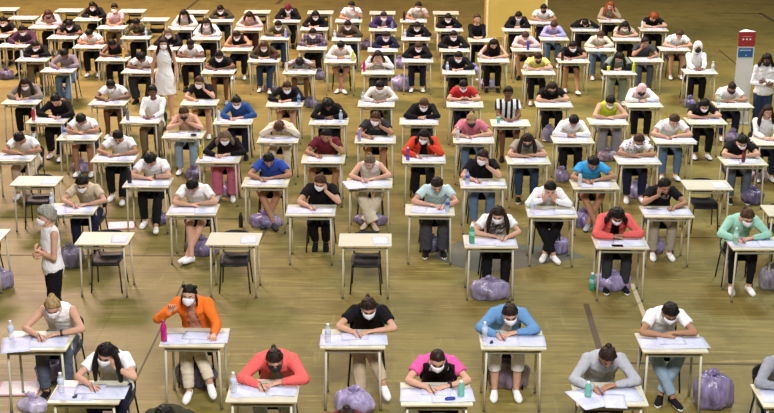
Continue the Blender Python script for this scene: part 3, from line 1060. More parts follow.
def fast_mesh(name, v, li, ls, mats, extra=None, shift=(0, 0, 0), midx=None, wrinkle=0.0):
    """mesh from flat arrays, with an MD appended"""
    mi = np.zeros(len(ls), np.int32) if midx is None else midx
    if extra is not None and extra.f:
        ev = extra.verts()
        el = np.array([i for f in extra.f for i in f], np.int32) + len(v)
        lens = np.array([len(f) for f in extra.f], np.int32)
        es = np.concatenate([[0], np.cumsum(lens)[:-1]]).astype(np.int32) + len(li)
        v = np.concatenate([v, ev]); li = np.concatenate([li, el]); ls = np.concatenate([ls, es])
        mi = np.concatenate([mi, np.array(extra.m, np.int32)])
    v = v + np.asarray(shift, float)
    me = bpy.data.meshes.new(name)
    me.vertices.add(len(v)); me.vertices.foreach_set('co', v.astype(np.float32).ravel())
    me.loops.add(len(li)); me.loops.foreach_set('vertex_index', li.astype(np.int32))
    me.polygons.add(len(ls)); me.polygons.foreach_set('loop_start', ls.astype(np.int32))
    for m in mats:
        me.materials.append(m)
    if len(mats) > 1:
        me.polygons.foreach_set('material_index', mi.astype(np.int32))
    me.update(calc_edges=True)
    me.validate()
    if wrinkle:
        n = len(me.vertices)
        co = np.empty(n * 3, np.float32); me.vertices.foreach_get('co', co); co = co.reshape(-1, 3).astype(float)
        no = np.empty(n * 3, np.float32); me.vertices.foreach_get('normal', no); no = no.reshape(-1, 3)
        q = random.Random(int(abs(co[:50]).sum() * 1e4))
        w = np.zeros(n)
        for fq, am in ((38, 1.0), (62, .8), (95, .55)):
            d = unit(A(q.gauss(0, 1), q.gauss(0, 1), q.gauss(0, 1.6))); e = unit(A(q.gauss(0, 1), q.gauss(0, 1), q.gauss(0, 1)))
            ph = 1.6 * np.sin(co @ e * fq * .45 + q.uniform(0, 6))
            w += am * (1 - np.abs(np.sin(co @ d * fq * .5 + ph)) * 2) * np.sin(co @ e * fq * .22 + q.uniform(0, 6))
        co = co + no * (w * wrinkle)[:, None]
        me.vertices.foreach_set('co', co.astype(np.float32).ravel()); me.update()
    me.polygons.foreach_set('use_smooth', np.ones(len(me.polygons), dtype=bool))
    return me

def make_shoe_md(bare=False):
    m = MD()
    ys = np.linspace(0.075, -0.195, 12)
    V = []
    n = 14
    for i, y in enumerate(ys):
        t = i / 11
        w = np.interp(t, [0, .08, .3, .65, .85, .95, 1], [.018, .033, .036, .046, .044, .032, .012])
        h = np.interp(t, [0, .1, .3, .45, .7, .9, 1], [.070, .092, .094, .082, .062, .048, .030])
        for j in range(n):
            a = 2 * math.pi * j / n
            V.append((w * math.cos(a), y, max(0.0, h * 0.5 + h * 0.62 * math.sin(a)) if math.sin(a) < 0 else h * 0.5 + h * 0.5 * math.sin(a)))
    F = ring_faces(12, n)
    V = np.array(V)
    m.add(V, F, 0)
    for q, f in enumerate(m.f):
        if np.mean(V[f, 2]) < 0.026:
            m.m[q] = 1
    return m
SHOE = make_shoe_md()
_shoe = {}
def shoe_mesh(color, sole):
    if (color, sole) not in _shoe:
        _shoe[(color, sole)] = SHOE.mesh('shoe', [cloth(color), M_SOLE if sole else M_RUBBER])
    return _shoe[(color, sole)]

GARMENT = dict(tee='t_shirt', polo='polo_shirt', long='sweater', hoodie='hoodie', tank='tank_top', jacket='jacket', shirt='shirt', dress='dress', hooded='hoodie')

def person(J, label, loc, rz, top, hair, lower, shoes, mask, skin, fine, seed, shift, group=None, watch=None, strap=False):
    """one person: body, hair and clothes under an empty at the person's base"""
    kind, color, inner, pattern = top
    hstyle, hcolor = hair
    lkind, lcolor = lower
    voxel = 0.0115 if fine else 0.0165
    root = thing('person', label, 'person', loc, rz, group)
    sc = J['sc']
    hc, R = J['head']
    M4 = np.eye(4); M4[:3, :3] = R; M4[:3, 3] = hc
    # ---- body
    b = MD()
    torso(b, J, 0.0)
    tube(b, [J['p'][4] - (hc - J['p'][4]) * .25, J['p'][4] + (hc - J['p'][4]) * .35, hc + R @ A(0, .012, -.05)], [.060, .052, .050], 12)
    for a in J['arms']:
        arm(b, a, 0.0, 2.0, sc); palm(b, a)
    for l in J['legs']:
        leg(b, l, 0.0, 2.0)
        ball(b, l[3] + A(0, 0, -.02), .036, 10, 7)
    ex = MD()
    for a in J['arms']:
        fingers(ex, a, 7 if fine else 5)
    ex.addmd(HEADS[fine], None, M4)
    smats = [skin_mat(skin), M_EYEW, M_EYED, hair_mat(hcolor), M_LIP]
    def fin_body(v, li, ls, root=root, ex=ex, smats=smats):
        link_mesh('body', fast_mesh('body', v, li, ls, smats, ex, shift), root)
    fuse(b, voxel, fin_body, 3)
    # ---- upper clothing
    def garment(name, g, sleeves, low, mat, open_front=False, hood=False, flare=0.0, loose=0.016, extra_fn=None):
        c = MD()
        torso(c, J, g, low, True, flare)
        for a in J['arms']:
            if sleeves > 0:
                arm(c, a, g, sleeves, sc, loose if sleeves <= 1 else 0)
            elif sleeves == 0:
                ball(c, a[1] - A(a[0] * .055, 0, 0), .052 * sc + g, 12, 8)
        if hood:
            nb = J['p'][4]
            ball(c, nb + A(0, .055, .005), (.115, .065, .055), 14, 9)
            for s in (-1, 1):
                tube(c, [nb + A(s * .075, .03, .015), nb + A(s * .075, -.035, -.03), nb + A(s * .04, -.075, -.075)], [.03, .025, .016], 8)
        if extra_fn: extra_fn(c)
        px = J['p']
        def fin(v, li, ls, root=root):
            if open_front:
                nv = len(v)
                npol = len(ls)
                end = np.concatenate([ls[1:], [len(li)]])
                cen = np.add.reduceat(v[li], ls, axis=0) / (end - ls)[:, None]
                # direction of the chest: drop the strip of cloth down the middle of the front
                tt = unit(px[4] - px[1]); nf = unit(A(0, -1, 0) - tt * (tt @ A(0, -1, 0)))
                rel = cen - px[1]; up = rel @ tt; full = np.linalg.norm(px[4] - px[1])
                half = np.interp(up, [0, full], [.085, .040])
                mid = px[1][0] + (px[4][0] - px[1][0]) * np.clip(up / full, 0, 1)
                keep = ~((abs(cen[:, 0] - mid) < half) & (rel @ nf > .03) & (up > -.12) & (up < full + .03))
                # keep sleeves whole
                for a in J['arms']:
                    if sleeves > 1:
                        q0, q1 = a[2], a[3]
                        t = np.clip(((cen - q0) @ (q1 - q0)) / ((q1 - q0) @ (q1 - q0)), 0, 1)
                        dd = np.linalg.norm(cen - (q0 + t[:, None] * (q1 - q0)), axis=1)
                        keep |= dd < .062
                idx = np.where(keep)[0]
                parts = [li[ls[i]:end[i]] for i in idx]
                lens = np.array([len(x) for x in parts])
                li = np.concatenate(parts); ls = np.concatenate([[0], np.cumsum(lens)[:-1]])
                used = np.unique(li); remap = np.zeros(nv, np.int64); remap[used] = np.arange(len(used))
                v = v[used]; li = remap[li]
            link_mesh(name, fast_mesh(name, v, li, ls, [mat], None, shift, None, .0032), root)
        fuse(c, voxel, fin)
    mat = cloth(color, pattern)
    if kind in ('tee', 'polo'):
        def collar(c):
            nb = J['p'][4]
            tube(c, [nb + A(0, .01, -.01), nb + A(0, -.005, .022)], [.078, .066], 14)
        garment(GARMENT[kind], .014, .60, -.06, mat, extra_fn=collar if kind == 'polo' else None, flare=.006)
    elif kind == 'tank':
        garment('tank_top', .014 if J['p'][0][1] > .1 else .010, 0, -.06 if J['p'][0][1] > .1 else -.10, mat, flare=0.0 if J['p'][0][1] > .1 else .004)
    elif kind in ('long', 'shirt'):
        def collar(c):
            nb = J['p'][4]
            tube(c, [nb + A(0, .01, -.01), nb + A(0, -.005, .024)], [.080, .068], 14)
        garment(GARMENT[kind], .017, 1.93, -.06, mat, extra_fn=collar if kind == 'shirt' else None, flare=.004)
    elif kind in ('hoodie', 'hooded'):
        garment('hoodie', .021, 1.93, -.06, mat, hood=(kind == 'hoodie'), flare=.004)
    elif kind == 'jacket':
        garment('undershirt', .008, 0, -.05, cloth(inner or 'white'))
        garment('jacket', .026, 1.94, -.05, mat, open_front=True, hood=False)
    elif kind == 'oversleeve':
        garment('undershirt', .012, 1.93, -.05, cloth(inner or 'black'))
        garment('t_shirt', .020, .62, -.06, mat, loose=.024)
    elif kind == 'dress':
        def skirt(c):
            z = [.98, .86, .72, .58, .53]
            loft(c, [(0, .0, q) for q in z], [.165, .195, .205, .215, .22], [.125, .145, .155, .165, .17], (1, 0, 0), 20)
        garment('dress', .012, 0, -.05, mat, extra_fn=skirt)
    # ---- lower clothing
    if lkind != 'none':
        c = MD()
        p = J['p']
        tight = .008 if p[0][1] < .1 else 0.0
        loft(c, [p[0] + A(0, 0, -.075), p[0], p[0] * .45 + p[1] * .55], [.165 - tight, .186 - tight, .158 - 2 * tight], [.118 - tight, .136 - tight, .122 - 2 * tight], (1, 0, 0), 16)
        spec = {'long': (1.93, .014, .010), 'wide': (1.95, .018, .040), 'leggings': (1.93, .007, 0), 'shorts': (.80, .020, .014), 'cropped': (1.45, .014, .010), 'skirt': (.9, .016, .02)}[lkind]
        for l in J['legs']:
            leg(c, l, spec[1], spec[0], spec[2])
        if lkind == 'skirt':
            h = (J['legs'][0][1] + J['legs'][1][1]) / 2; k = (J['legs'][0][2] + J['legs'][1][2]) / 2
            loft(c, [h, h + (k - h) * .5, h + (k - h) * .95], [.17, .18, .185], [.09, .08, .075], (1, 0, 0), 16)
        nm = {'shorts': 'shorts', 'skirt': 'skirt', 'leggings': 'leggings'}.get(lkind, 'trousers')
        def fin_l(v, li, ls, root=root, nm=nm, m=cloth(lcolor)):
            link_mesh(nm, fast_mesh(nm, v, li, ls, [m], None, shift, None, .0032), root)
        fuse(c, voxel, fin_l)
    # ---- shoes
    for l in J['legs']:
        s, hip, kn, an, toe, pt = l
        o = link_mesh('shoe', shoe_mesh(*shoes), root)
        yaw = math.atan2(toe[0], -toe[1])
        Rm = rotz(yaw) @ rotx(pt)
        pos = an + Rm @ A(0, 0, -.088) + np.asarray(shift)
        if pos[2] < 0.001 and pt == 0: pos[2] = 0.001
        m4 = Matrix.Identity(4)
        for i in range(3):
            for j in range(3):
                m4[i][j] = Rm[i, j]
            m4[i][3] = pos[i]
        o.matrix_local = m4
    # ---- hair
    m = MD(); hm = hair_mat(hcolor); hname = 'hair'
    T = {'short': .022, 'buzz': .007, 'curly': .040, 'long': .022, 'bob': .025, 'bun': .020, 'tail': .020, 'pigs': .011, 'mop': .026, 'mohawk': .009}.get(hstyle, .012)
    if hstyle in ('hood', 'scarf', 'beanie'):
        cap_shell(m, 'short', .012, fine, seed)
        q = MD()
        cap_shell(q, hstyle, {'hood': .034, 'scarf': .022, 'beanie': .026}[hstyle], fine, seed)
        if hstyle == 'beanie':
            pass
        qq = MD(); qq.addmd(q, None, M4)
        nb = J['p'][4]
        if hstyle != 'beanie':
            back = hc + R @ A(0, .05, -.06)
            loft(qq, [back, nb + A(0, .03, .02), nb + A(0, .03, -.05)], [.085, .095, .12], [.06, .07, .07], (1, 0, 0), 14)
            for s in (-1, 1):
                e0 = hc + R @ A(s * .065, -.03, -.07)
                loft(qq, [e0, nb + A(s * .06, -.05, .0), nb + A(s * .05, -.10, -.10)], [.03, .045, .03], [.02, .025, .015], (1, 0, 0), 10)
        cc = color if hstyle == 'hood' else ('palepink' if hstyle == 'scarf' else 'maroon')
        nm2 = {'hood': 'hood', 'scarf': 'headscarf', 'beanie': 'beanie'}[hstyle]
        me = qq.mesh(nm2, [cloth(cc)]); me.transform(Matrix.Translation(shift)); link_mesh(nm2, me, root)
    else:
        cap_shell(m, hstyle, T, fine, seed)
    mm = MD(); mm.addmd(m, None, M4)
    if hstyle == 'bun':
        ball(mm, hc + R @ A(0, .075, .095), (.036, .036, .032), 14, 9)
    if hstyle == 'mohawk':
        loft(mm, [hc + R @ A(0, q[0], q[1]) for q in ((-.075, .075), (-.03, .118), (.03, .122), (.08, .075))], [.02, .03, .03, .02], [.02, .03, .03, .02], R @ A(1, 0, 0), 12)
    if hstyle == 'pigs':
        for s in (-1, 1):
            ball(mm, hc + R @ A(s * .062, .015, .098), (.027, .027, .024), 14, 9)
        for s in (-1, 1):
            P = [hc + R @ A(s * .073, -.02, .02), hc + R @ A(s * .085, -.03, -.05), hc + R @ A(s * .085, -.03, -.12)]
            loft(mm, P, [.012, .014, .006], [.018, .018, .008], R @ A(1, 0, 0), 10)
    if hstyle == 'tail':
        P = [hc + R @ A(0, .085, .06), hc + R @ A(0, .125, .05)]
        P += [P[1] + A(0, .03, -.07), P[1] + A(.01, .035, -.17), P[1] + A(.015, .03, -.24)]
        loft(mm, curve_pts(P, 3), np.interp(np.linspace(0, 4, 13), range(5), [.018, .022, .032, .026, .008]), np.interp(np.linspace(0, 4, 13), range(5), [.018, .020, .026, .020, .006]), (1, 0, 0), 12)
    if hstyle in ('long', 'bob'):
        ln = .30 if hstyle == 'long' else .13
        rr = random.Random(seed + 5)
        nb = J['p'][4]
        for s in (-1, 1):
            P0 = hc + R @ A(s * .070, .015, .045)
            P1 = hc + R @ A(s * .098, .008, -.035)
            end = A(P1[0] + s * .035, P1[1] + rr.uniform(-.01, .02), P1[2] - ln * rr.uniform(.85, 1.05))
            end[1] = min(end[1], P1[1] + .02)
            P = [P0, P1, P1 * .55 + end * .45 + A(s * .012, -.012, 0), end]
            k = np.linspace(0, 3, 13)
            loft(mm, curve_pts(P, 4), np.interp(k, range(4), [.020, .026, .036, .016]), np.interp(k, range(4), [.050, .056, .054, .024]), (1, 0, 0), 12)
        B0 = hc + R @ A(0, .070, .03)
        P = [B0, hc + R @ A(0, .092, -.05), nb + A(0, .075, .0 + (.03 if hstyle == 'bob' else 0))]
        rads = [.06, .085, .09]
        if hstyle == 'long':
            P.append(nb * .4 + J['p'][3] * .6 + A(0, .125, -.03)); rads = [.06, .085, .10, .06]
        k = np.linspace(0, len(P) - 1, (len(P) - 1) * 4 + 1)
        loft(mm, curve_pts(P, 4), np.interp(k, range(len(P)), rads), np.interp(k, range(len(P)), [.03, .032, .03, .018][:len(P)]), (1, 0, 0), 14)
    me = mm.mesh('hair', [hm]); me.transform(Matrix.Translation(shift)); link_mesh('hair', me, root)
    # ---- mask
    if mask in 'wk':
        m = MD()
        nu, nv_ = 13, 9
        V = []
        for layer in (0, 1):
            for j in range(nv_):
                v = j / (nv_ - 1) * 2 - 1
                for i in range(nu):
                    u = i / (nu - 1) * 2 - 1
                    az = u * 1.10 * (1 - .25 * abs(v) ** 2)
                    z = -.038 + v * .057 * (1 - .40 * u * u)
                    D = A(math.sin(az), -math.cos(az), z / .116)
                    D = D / np.linalg.norm(D)
                    P = head_surface(D[None], 0, False)[0]
                    bul = .031 * (1 - u * u) ** .8 * (1 - .55 * abs(v) ** 2.2) + (.008 * math.exp(-(u / .12) ** 2) * (1 - v * v))
                    P = P + D * (bul + .004 - layer * .0025)
                    V.append(P)
        n = nu * nv_
        F = []
        for j in range(nv_ - 1):
            for i in range(nu - 1):
                q = j * nu + i
                F.append([q, q + 1, q + nu + 1, q + nu]); F.append([n + q, n + q + nu, n + q + nu + 1, n + q + 1])
        bd = [i for i in range(nu)] + [j * nu + nu - 1 for j in range(1, nv_)] + [(nv_ - 1) * nu + i for i in range(nu - 2, -1, -1)] + [j * nu for j in range(nv_ - 2, 0, -1)]
        for p_, q_ in zip(bd, bd[1:] + bd[:1]):
            F.append([q_, p_, n + p_, n + q_])
        m.add(np.array(V), F)
        for s in (-1, 1):
            for zz in (-.02, -.085):
                tube(m, [(s * .058, -.055, zz), (s * .078, -.02, zz * .6), (s * .080, .015, -.012 + zz * .15)], .0022, 5)
        mm = MD(); mm.addmd(m, None, M4)
        me = mm.mesh('face_mask', [M_MASKW if mask == 'w' else M_MASKK]); me.transform(Matrix.Translation(shift))
        link_mesh('face_mask', me, root)
    if watch is not None:
        a = J['arms'][watch]
        el, wr = a[2], a[3]
        d = unit(wr - el); c = wr - d * .025
        m = MD()
        tube(m, [c - d * .011, c + d * .011], [.034, .034], 16)
        ball(m, c + a[5] * .034, (.018, .018, .008), 12, 7)
        me = m.mesh('wristwatch', [plain('watch_strap', '#2a2a2e', 0.4)]); me.transform(Matrix.Translation(shift))
        link_mesh('wristwatch', me, root)
    if strap:
        p = J['p']
        m = MD()
        P = [p[4] + A(.06, .03, .02), p[4] + A(.075, -.07, -.03), p[3] + A(.05, -.135, -.02), p[2] + A(.01, -.155, -.0), p[1] + A(-.05, -.135, 0)]
        k = np.linspace(0, 4, 17)
        loft(m, curve_pts(P, 4), np.interp(k, range(5), [.035, .042, .045, .045, .03]), [.012] * 17, (1, 0, 0), 10)
        me = m.mesh('shoulder_strap', [cloth('black')]); me.transform(Matrix.Translation(shift))
        link_mesh('shoulder_strap', me, root)
    return root

# ------------------------------------------------------------------ who sits where
# rows from the one nearest the camera backwards; each seat: desk front-edge centre (x, y) in metres and
# top | garment | hair | pose | lower | leg pose | shoe | mask | skin | on and round the desk
ROWS = [
 [(-3.061, 11.078, 'white t-shirt|tee:white|long:black|H|long:navy|n|black|w|l|dx=.13,bot=clear@-.26@.22,pap=b'),
  (-1.336, 11.134, 'coral hoodie|jacket:coral:stone|tail:dkbrown|W|long:ltgrey|n|white|k|l|dx=.07,low=.13,bot=clear@-.29@.20,pap=a'),
  (0.373, 11.089, 'pink football shirt|tee:pink::chest|buzz:dkbrown|W|long:black|n|black|w|l|dx=.03,bot=aqua@.24@.19,pap=b,watch=1,strap'),
  (2.076, 11.115, 'light grey sweatshirt|long:ltgrey|bun:dkbrown|W|long:charcoal|n|black|-|t|dx=-.02,bot=aqua@-.22@.17,pap=o'),
  (3.876, 11.101, 'mid grey jumper|long:#9a9ca6|short:dkbrown|F|long:jeans|n|white|w|l|pap=a')],
 [(-3.880, 12.298, 'white tank top|tank:white|bun:blond|W|long:steel|n|black|w|l|dx=.10,bot=clear@-.31@.28,pap=o,watch=1'),
  (-2.219, 12.414, 'orange jacket|jacket:orange:#c98f77|pigs:black|K|long:cream|c|white|w|l|dx=-.05,bot=magenta@-.31@.13,pap=b'),
  (-0.493, 12.403, 'plain black t-shirt|tee:black|tail:dkbrown|W|long:beige|c|white|w|l|dx=.13,bot=clear@-.27@.15,pap=b'),
  (1.227, 12.405, 'blue denim jacket|jacket:denim:white|tail:dkbrown|W|cropped:white|n|white|w|l|dx=-.04,low=.08,bot=clear@-.30@.22,pap=a'),
  (2.939, 12.356, 'white t-shirt|tee:white|short:black|F|long:ltjeans|x|black|w|t|pap=b')],
 [(-5.622, 15.721, None), (-3.912, 15.614, None), (-2.196, 15.624, None), (-0.448, 15.616, None),
  (1.202, 15.587, 'white t-shirt with dark print|tee:white::print|long:dkbrown|V|long:black|n|brown|w|l|dx=.10,bot=green@-.25@.16,pap=a'),
  (2.912, 15.582, 'coral cardigan|jacket:coral:black|bob:black|F|long:charcoal|n|black|w|t|phone,pap=1'),
  (4.687, 15.571, 'mint green sweater|long:mint|tail:brown|W|leggings:black|n|white|w|l|dx=-.10,bot=mint@-.27@.20,pap=a')],
 [(-4.654, 16.870, 'beige t-shirt|tee:#cdbba4|mop:black|W|long:navy|n|black|w|l|dx=.12,bot=clear@-.30@.30,pap=o'),
  (-2.929, 16.857, 'white t-shirt|tee:white|short:black|F|shorts:black|s|white|-|l|pap=a'),
  (-1.253, 16.864, 'black v-neck t-shirt|tee:black|tail:brown|H|long:black|t|black|w|l|dx=.10,pap=a'),
  (0.428, 16.916, 'pale aqua t-shirt|tee:aqua|short:dkbrown|V|wide:dkgrey|n|black|-|l|dx=.08,bot=blue@.25@.18,pap=1'),
  (2.146, 16.858, 'white long-sleeved shirt|shirt:white|short:black|B|long:black|x|white|-|l|bot=clear@-.28@.18,pap=a'),
  (3.784, 16.887, 'black printed t-shirt|tee:black::smallprint|short:black|G|long:stone|n|white|-|t|dx=.0,pap=a'),
  (5.535, 16.963, None)],
 [(-5.535, 18.219, None),
  (-3.822, 18.173, 'white t-shirt|tee:white|mop:black|F|long:black|e|white|-|l|bot=black@-.27@.20,pap=a,watch=1'),
  (-2.040, 18.232, 'royal blue polo shirt|polo:royal|short:black|W|shorts:khaki|x|dkgrey|-|t|pap=1,dx=.04'),
  (-0.460, 18.210, 'cream sleeveless top|tank:offwhite|bun:ash|W|wide:cream|x|beige|-|l|pap=o'),
  (1.266, 18.216, 'black t-shirt|tee:black|short:dkbrown|H|long:jeans|n|white|w|l|bot=blue@-.24@.20,pap=a'),
  (2.955, 18.196, 'bright blue t-shirt|tee:cyan|short:black|W|shorts:khaki|x|ltgrey|-|t|bot=white@-.24@.15,pap=1'),
  (4.652, 18.202, None)],
 [(-6.275, 19.547, 'white t-shirt|tee:white|short:black|F|long:beige|e|white|-|t|dx=.10,pap=a'),
  (-4.619, 19.520, 'white t-shirt|tee:white|short:black|W|long:black|e|white|-|t|pap=a'),
  (-2.927, 19.523, 'black jacket|long:black|bob:ash|W|wide:dkpink|n|white|w|l|dx=.06,bot=yellow@-.29@.22,pap=1'),
  (-1.237, 19.526, 'maroon t-shirt|tee:maroon|short:black|H|shorts:olive|w|black|-|t|pap=1'),
  (0.388, 19.556, 'red-orange jacket|jacket:redorange:black|bob:black|H|long:black|e|black|w|l|bot=purple@-.26@.16,pap=a'),
  (2.073, 19.530, 'stone grey t-shirt|tee:stone|long:dkbrown|F|long:dkjeans|n|black|k|l|pap=1'),
  (3.850, 19.564, 'floral white t-shirt|tee:white::floral|short:brown|F|long:navy|n|white|w|t|pap=a'),
  (5.541, 19.538, 'black t-shirt|tee:black|tail:black|F|long:steel|n|black|w|l|bot=wine@-.02@.16,pap=1')],
 [(-5.518, 20.863, 'white t-shirt|tee:white|short:black|F|shorts:navy|n|white|-|t|bot=blue@-.24@.18,pap=1'),
  (-3.745, 21.029, 'beige tank top|tank:#c49a82|short:brown|B|long:ltjeans|n|white|k|l|mouse,pap=1'),
  (-2.081, 20.766, 'beige hoodie|hoodie:cream|mop:brown|D|long:cream|n|white|-|l|pap=1'),
  (-0.421, 20.766, 'black t-shirt with printed chest|tee:charcoal::smallprint|short:brown|H|shorts:black|n|black|w|t|bot=lavender@-.27@.14,pap=1'),
  (1.255, 20.798, 'rose pink t-shirt|tee:rose|bun:blond|W|long:jeans|n|white|k|l|bot=clear@-.27@.24,pap=1'),
  (2.959, 20.831, 'white long-sleeved shirt|shirt:white|short:black|F|long:black|n|black|-|t|pap=1'),
  (4.684, 20.832, 'white t-shirt|tee:white|short:brown|W|long:jeans|n|white|-|l|pap=a'),
  (6.380, 20.768, 'white blouse|shirt:white|long:dkbrown|U|long:navy|n|white|-|l|dx=-.06,pap=1')],
 [(-6.367, 22.021, 'black top|long:black|tail:black|V|long:black|e|white|-|l|dx=.08,bot=red@-.24@.17,pap=1'),
  (-4.678, 22.055, 'white sweatshirt|hoodie:white|short:black|U|long:khaki|n|black|-|b|dx=.12,bot=grey@-.24@.20,pap=1'),
  (-3.004, 22.015, 'dark blue jacket|long:blue|tail:black|W|long:navy|n|black|w|l|dx=.06,bot=white@-.27@.24,pap=1'),
  (-1.286, 22.013, 'black jumper|long:black|curly:black|F|long:black|n|black|-|b|bot=clear@.22@.20,pap=1'),
  (0.340, 22.053, 'black sweater|long:black|short:brown|F|long:charcoal|n|black|w|l|dx=.06,pap=a'),
  (1.986, 21.971, 'black and white striped jersey|tee:white::stripes|short:black|U|shorts:black|n|black|-|b|cup,pap=1'),
  (3.752, 22.121, 'lime green sleeveless top|tank:lime|short:black|F|wide:grey|n|white|w|l|dx=.08,pap=1'),
  (5.544, 22.185, 'black t-shirt|tee:black|bob:black|F|long:black|n|white|w|l|pap=1')],
 [(-7.251, 23.469, 'grey long-sleeved top|long:#8d8078|long:dkbrown|W|long:black|n|white|w|l|pap=1'),
  (-5.578, 23.421, 'white t-shirt|tee:white|short:black|W|shorts:khaki|n|white|w|b|dx=.04,pap=1'),
  (-3.833, 23.457, 'black t-shirt|tee:black|short:brown|H|shorts:olive|n|white|w|l|pap=1'),
  (-2.193, 23.377, 'black sweater|long:black|short:brown|W|shorts:khaki|n|white|w|l|bot=blue@.27@.16,pap=1'),
  (-0.455, 23.412, 'white long-sleeved shirt|shirt:offwhite|mop:black|W|long:olive|n|black|w|t|dx=.08,bot=clear@-.26@.24,pap=1'),
  (1.232, 23.398, 'red t-shirt|tee:red|short:black|P|long:navy|n|black|w|l|handphone,pap=1'),
  (2.927, 23.433, 'black t-shirt|tee:black|bob:dkbrown|F|long:black|n|white|k|l|pap=a'),
  (4.646, 23.468, 'white jacket and pale pink headscarf|hooded:white|scarf:black|F|long:black|n|white|k|l|pap=1'),
  (6.350, 23.479, 'white t-shirt|tee:white|mohawk:dkbrown|F|long:navy|n|white|k|t|bot=mint@-.28@.20,pap=1')],
 [(-7.299, 26.388, 'mauve grey hoodie|hoodie:#8a7e86|mop:black|W|long:jeans|e|white|-|b|dx=.06,pap=1'),
  (-5.562, 26.324, 'white t-shirt|tee:white|curly:black|F|wide:charcoal|w|black|-|b|pap=1'),
  (-3.868, 26.310, 'black t-shirt|tee:black|short:black|W|shorts:black|n|ltgrey|w|b|pap=1'),
  (-2.143, 26.327, 'grey patterned top|tee:ltgrey::floral|mop:black|D|skirt:stone|n|black|-|b|bot=white@-.28@.22,pap=1'),
  (-0.470, 26.333, 'white long-sleeved top|long:offwhite|bob:dkbrown|B|long:dkgrey|n|black|-|l|bot=magenta@-.30@.24,pap=1'),
  (1.240, 26.370, 'black hoodie|hoodie:black|short:black|W|long:black|n|black|w|l|bot=clear@-.24@.20,pap=1'),
  (2.938, 26.377, 'yellow t-shirt|tee:yellow|short:dkbrown|F|long:black|e|white|k|l|pap=1,bot=clear@-.26@.22'),
  (4.653, 26.403, 'grey-green t-shirt over black sleeves|oversleeve:greygreen:black|long:black|F|wide:greygreen|n|white|-|l|bot=lime@.30@.20,cupy,pap=1'),
  (6.391, 26.522, 'white hoodie with the hood up|hooded:white|hood:black|U|long:black|n|white|k|b|bot=clear@.28@.24,pap=1')],
 [(-8.157, 27.535, 'black sweater|long:black|short:dkbrown|F|long:khaki|n|black|w|l|bot=white@-.25@.22,pap=1'),
  (-6.406, 27.617, 'black tank top|tank:black|short:black|F|long:black|n|white|-|b|bot=yellow@.24@.24,pap=1'),
  (-4.692, 27.556, 'white t-shirt|tee:white|short:black|F|long:black|n|black|k|b|pap=1'),
  (-3.024, 27.538, 'dark olive jacket|long:dkolive|long:brown|W|long:dkjeans|e|white|w|l|bot=wine@.26@.22,pap=1'),
  (-1.327, 27.521, 'white sweatshirt|long:offwhite|short:black|F|shorts:greygreen|x|white|-|t|bot=lime@.28@.20,pap=1'),
  (0.378, 27.613, 'black sweater|long:black|short:brown|F|long:navy|n|white|w|l|pap=1'),
  (2.066, 27.650, 'black sleeveless top|tank:black|long:black|W|long:black|n|black|-|l|bot=clear@-.28@.24,pap=1'),
  (3.838, 27.635, 'black t-shirt|tee:black|short:black|W|shorts:black|e|white|w|t|bot=black@-.24@.22,pap=1'),
  (5.493, 27.781, 'dark grey t-shirt|tee:dkgrey|short:dkbrown|G|long:steel|n|black|-|t|pap=1')],
 [(-9.060, 29.143, 'plum jacket|jacket:plum:charcoal|short:black|W|long:black|n|black|w|t|dx=.14,pap=1'),
  (-7.268, 29.062, 'white t-shirt|tee:white|short:black|F|long:black|n|white|-|t|pap=1'),
  (-5.500, 28.920, 'black jacket|long:black|bob:ash|V|long:black|n|black|w|l|dx=.06,pap=1'),
  (-3.781, 28.839, 'black tank top|tank:black|short:dkbrown|F|long:black|n|white|w|t|pap=1'),
  (-2.054, 28.998, 'purple plaid shirt|shirt:#453848::plaid|short:black|W|long:black|n|black|w|t|pap=1'),
  (-0.406, 28.808, 'navy sweater|long:navy|short:dkbrown|F|long:charcoal|n|black|w|l|dx=.06,pap=1'),
  (1.247, 28.845, 'black hoodie|hoodie:black|short:black|W|long:black|n|black|w|l|pap=1'),
  (2.925, 28.931, 'pale pink shirt|shirt:palepink|short:brown|F|shorts:khaki|w|black|w|l|bot=deepblue@.02@.12,pap=1'),
  (4.636, 28.969, 'cream long-sleeved top|long:cream|short:brown|W|long:jeans|n|white|w|t|pap=1'),
  (6.364, 29.068, 'white polo shirt|polo:white|short:brown|W|shorts:brown|n|white|-|l|dx=.12,pap=1')],
 [(-9.892, 30.402, 'black t-shirt|tee:black|short:black|W|long:black|n|black|w|l|dx=.16,pap=1'),
  (-8.176, 30.244, 'black t-shirt|tee:black|short:black|F|long:black|n|black|w|b|dx=.10,pap=1'),
  (-6.405, 30.259, 'olive camouflage jacket|long:camo::camo|short:black|F|long:black|n|black|-|b|bot=clear@.24@.24,pap=1'),
  (-4.695, 30.193, 'white patterned blouse|shirt:white::floral|long:dkbrown|W|long:black|n|black|w|l|pap=1'),
  (-3.039, 30.232, 'olive sweater|long:olive|short:black|F|long:dkjeans|n|black|w|t|dx=.06,bot=lavender@.26@.24,pap=1'),
  (-1.304, 30.129, 'brown sweater|long:brown|short:black|F|long:navy|n|black|w|t|dx=.06,pap=1,bot=clear@-.28@.2'),
  (0.366, 30.245, 'black hoodie|hoodie:black|short:dkbrown|F|long:black|n|black|w|l|dx=.06,bot=clear@-.26@.24,pap=1'),
  (1.972, 30.088, 'black jumper|long:black|short:brown|U|long:black|n|black|-|l|dx=-.10,pap=1'),
  (3.717, 30.323, 'lavender sweater|long:lavender|short:brown|F|long:jeans|n|white|-|l|pap=1'),
  (5.475, 30.285, 'beige t-shirt|tee:#c3b19c|bob:black|F|long:black|n|black|w|l|pap=1')],
 [(-9.027, 31.667, 'pale pink top|long:palepink|bob:brown|F|long:black|n|white|k|l|dx=.08,pap=1'),
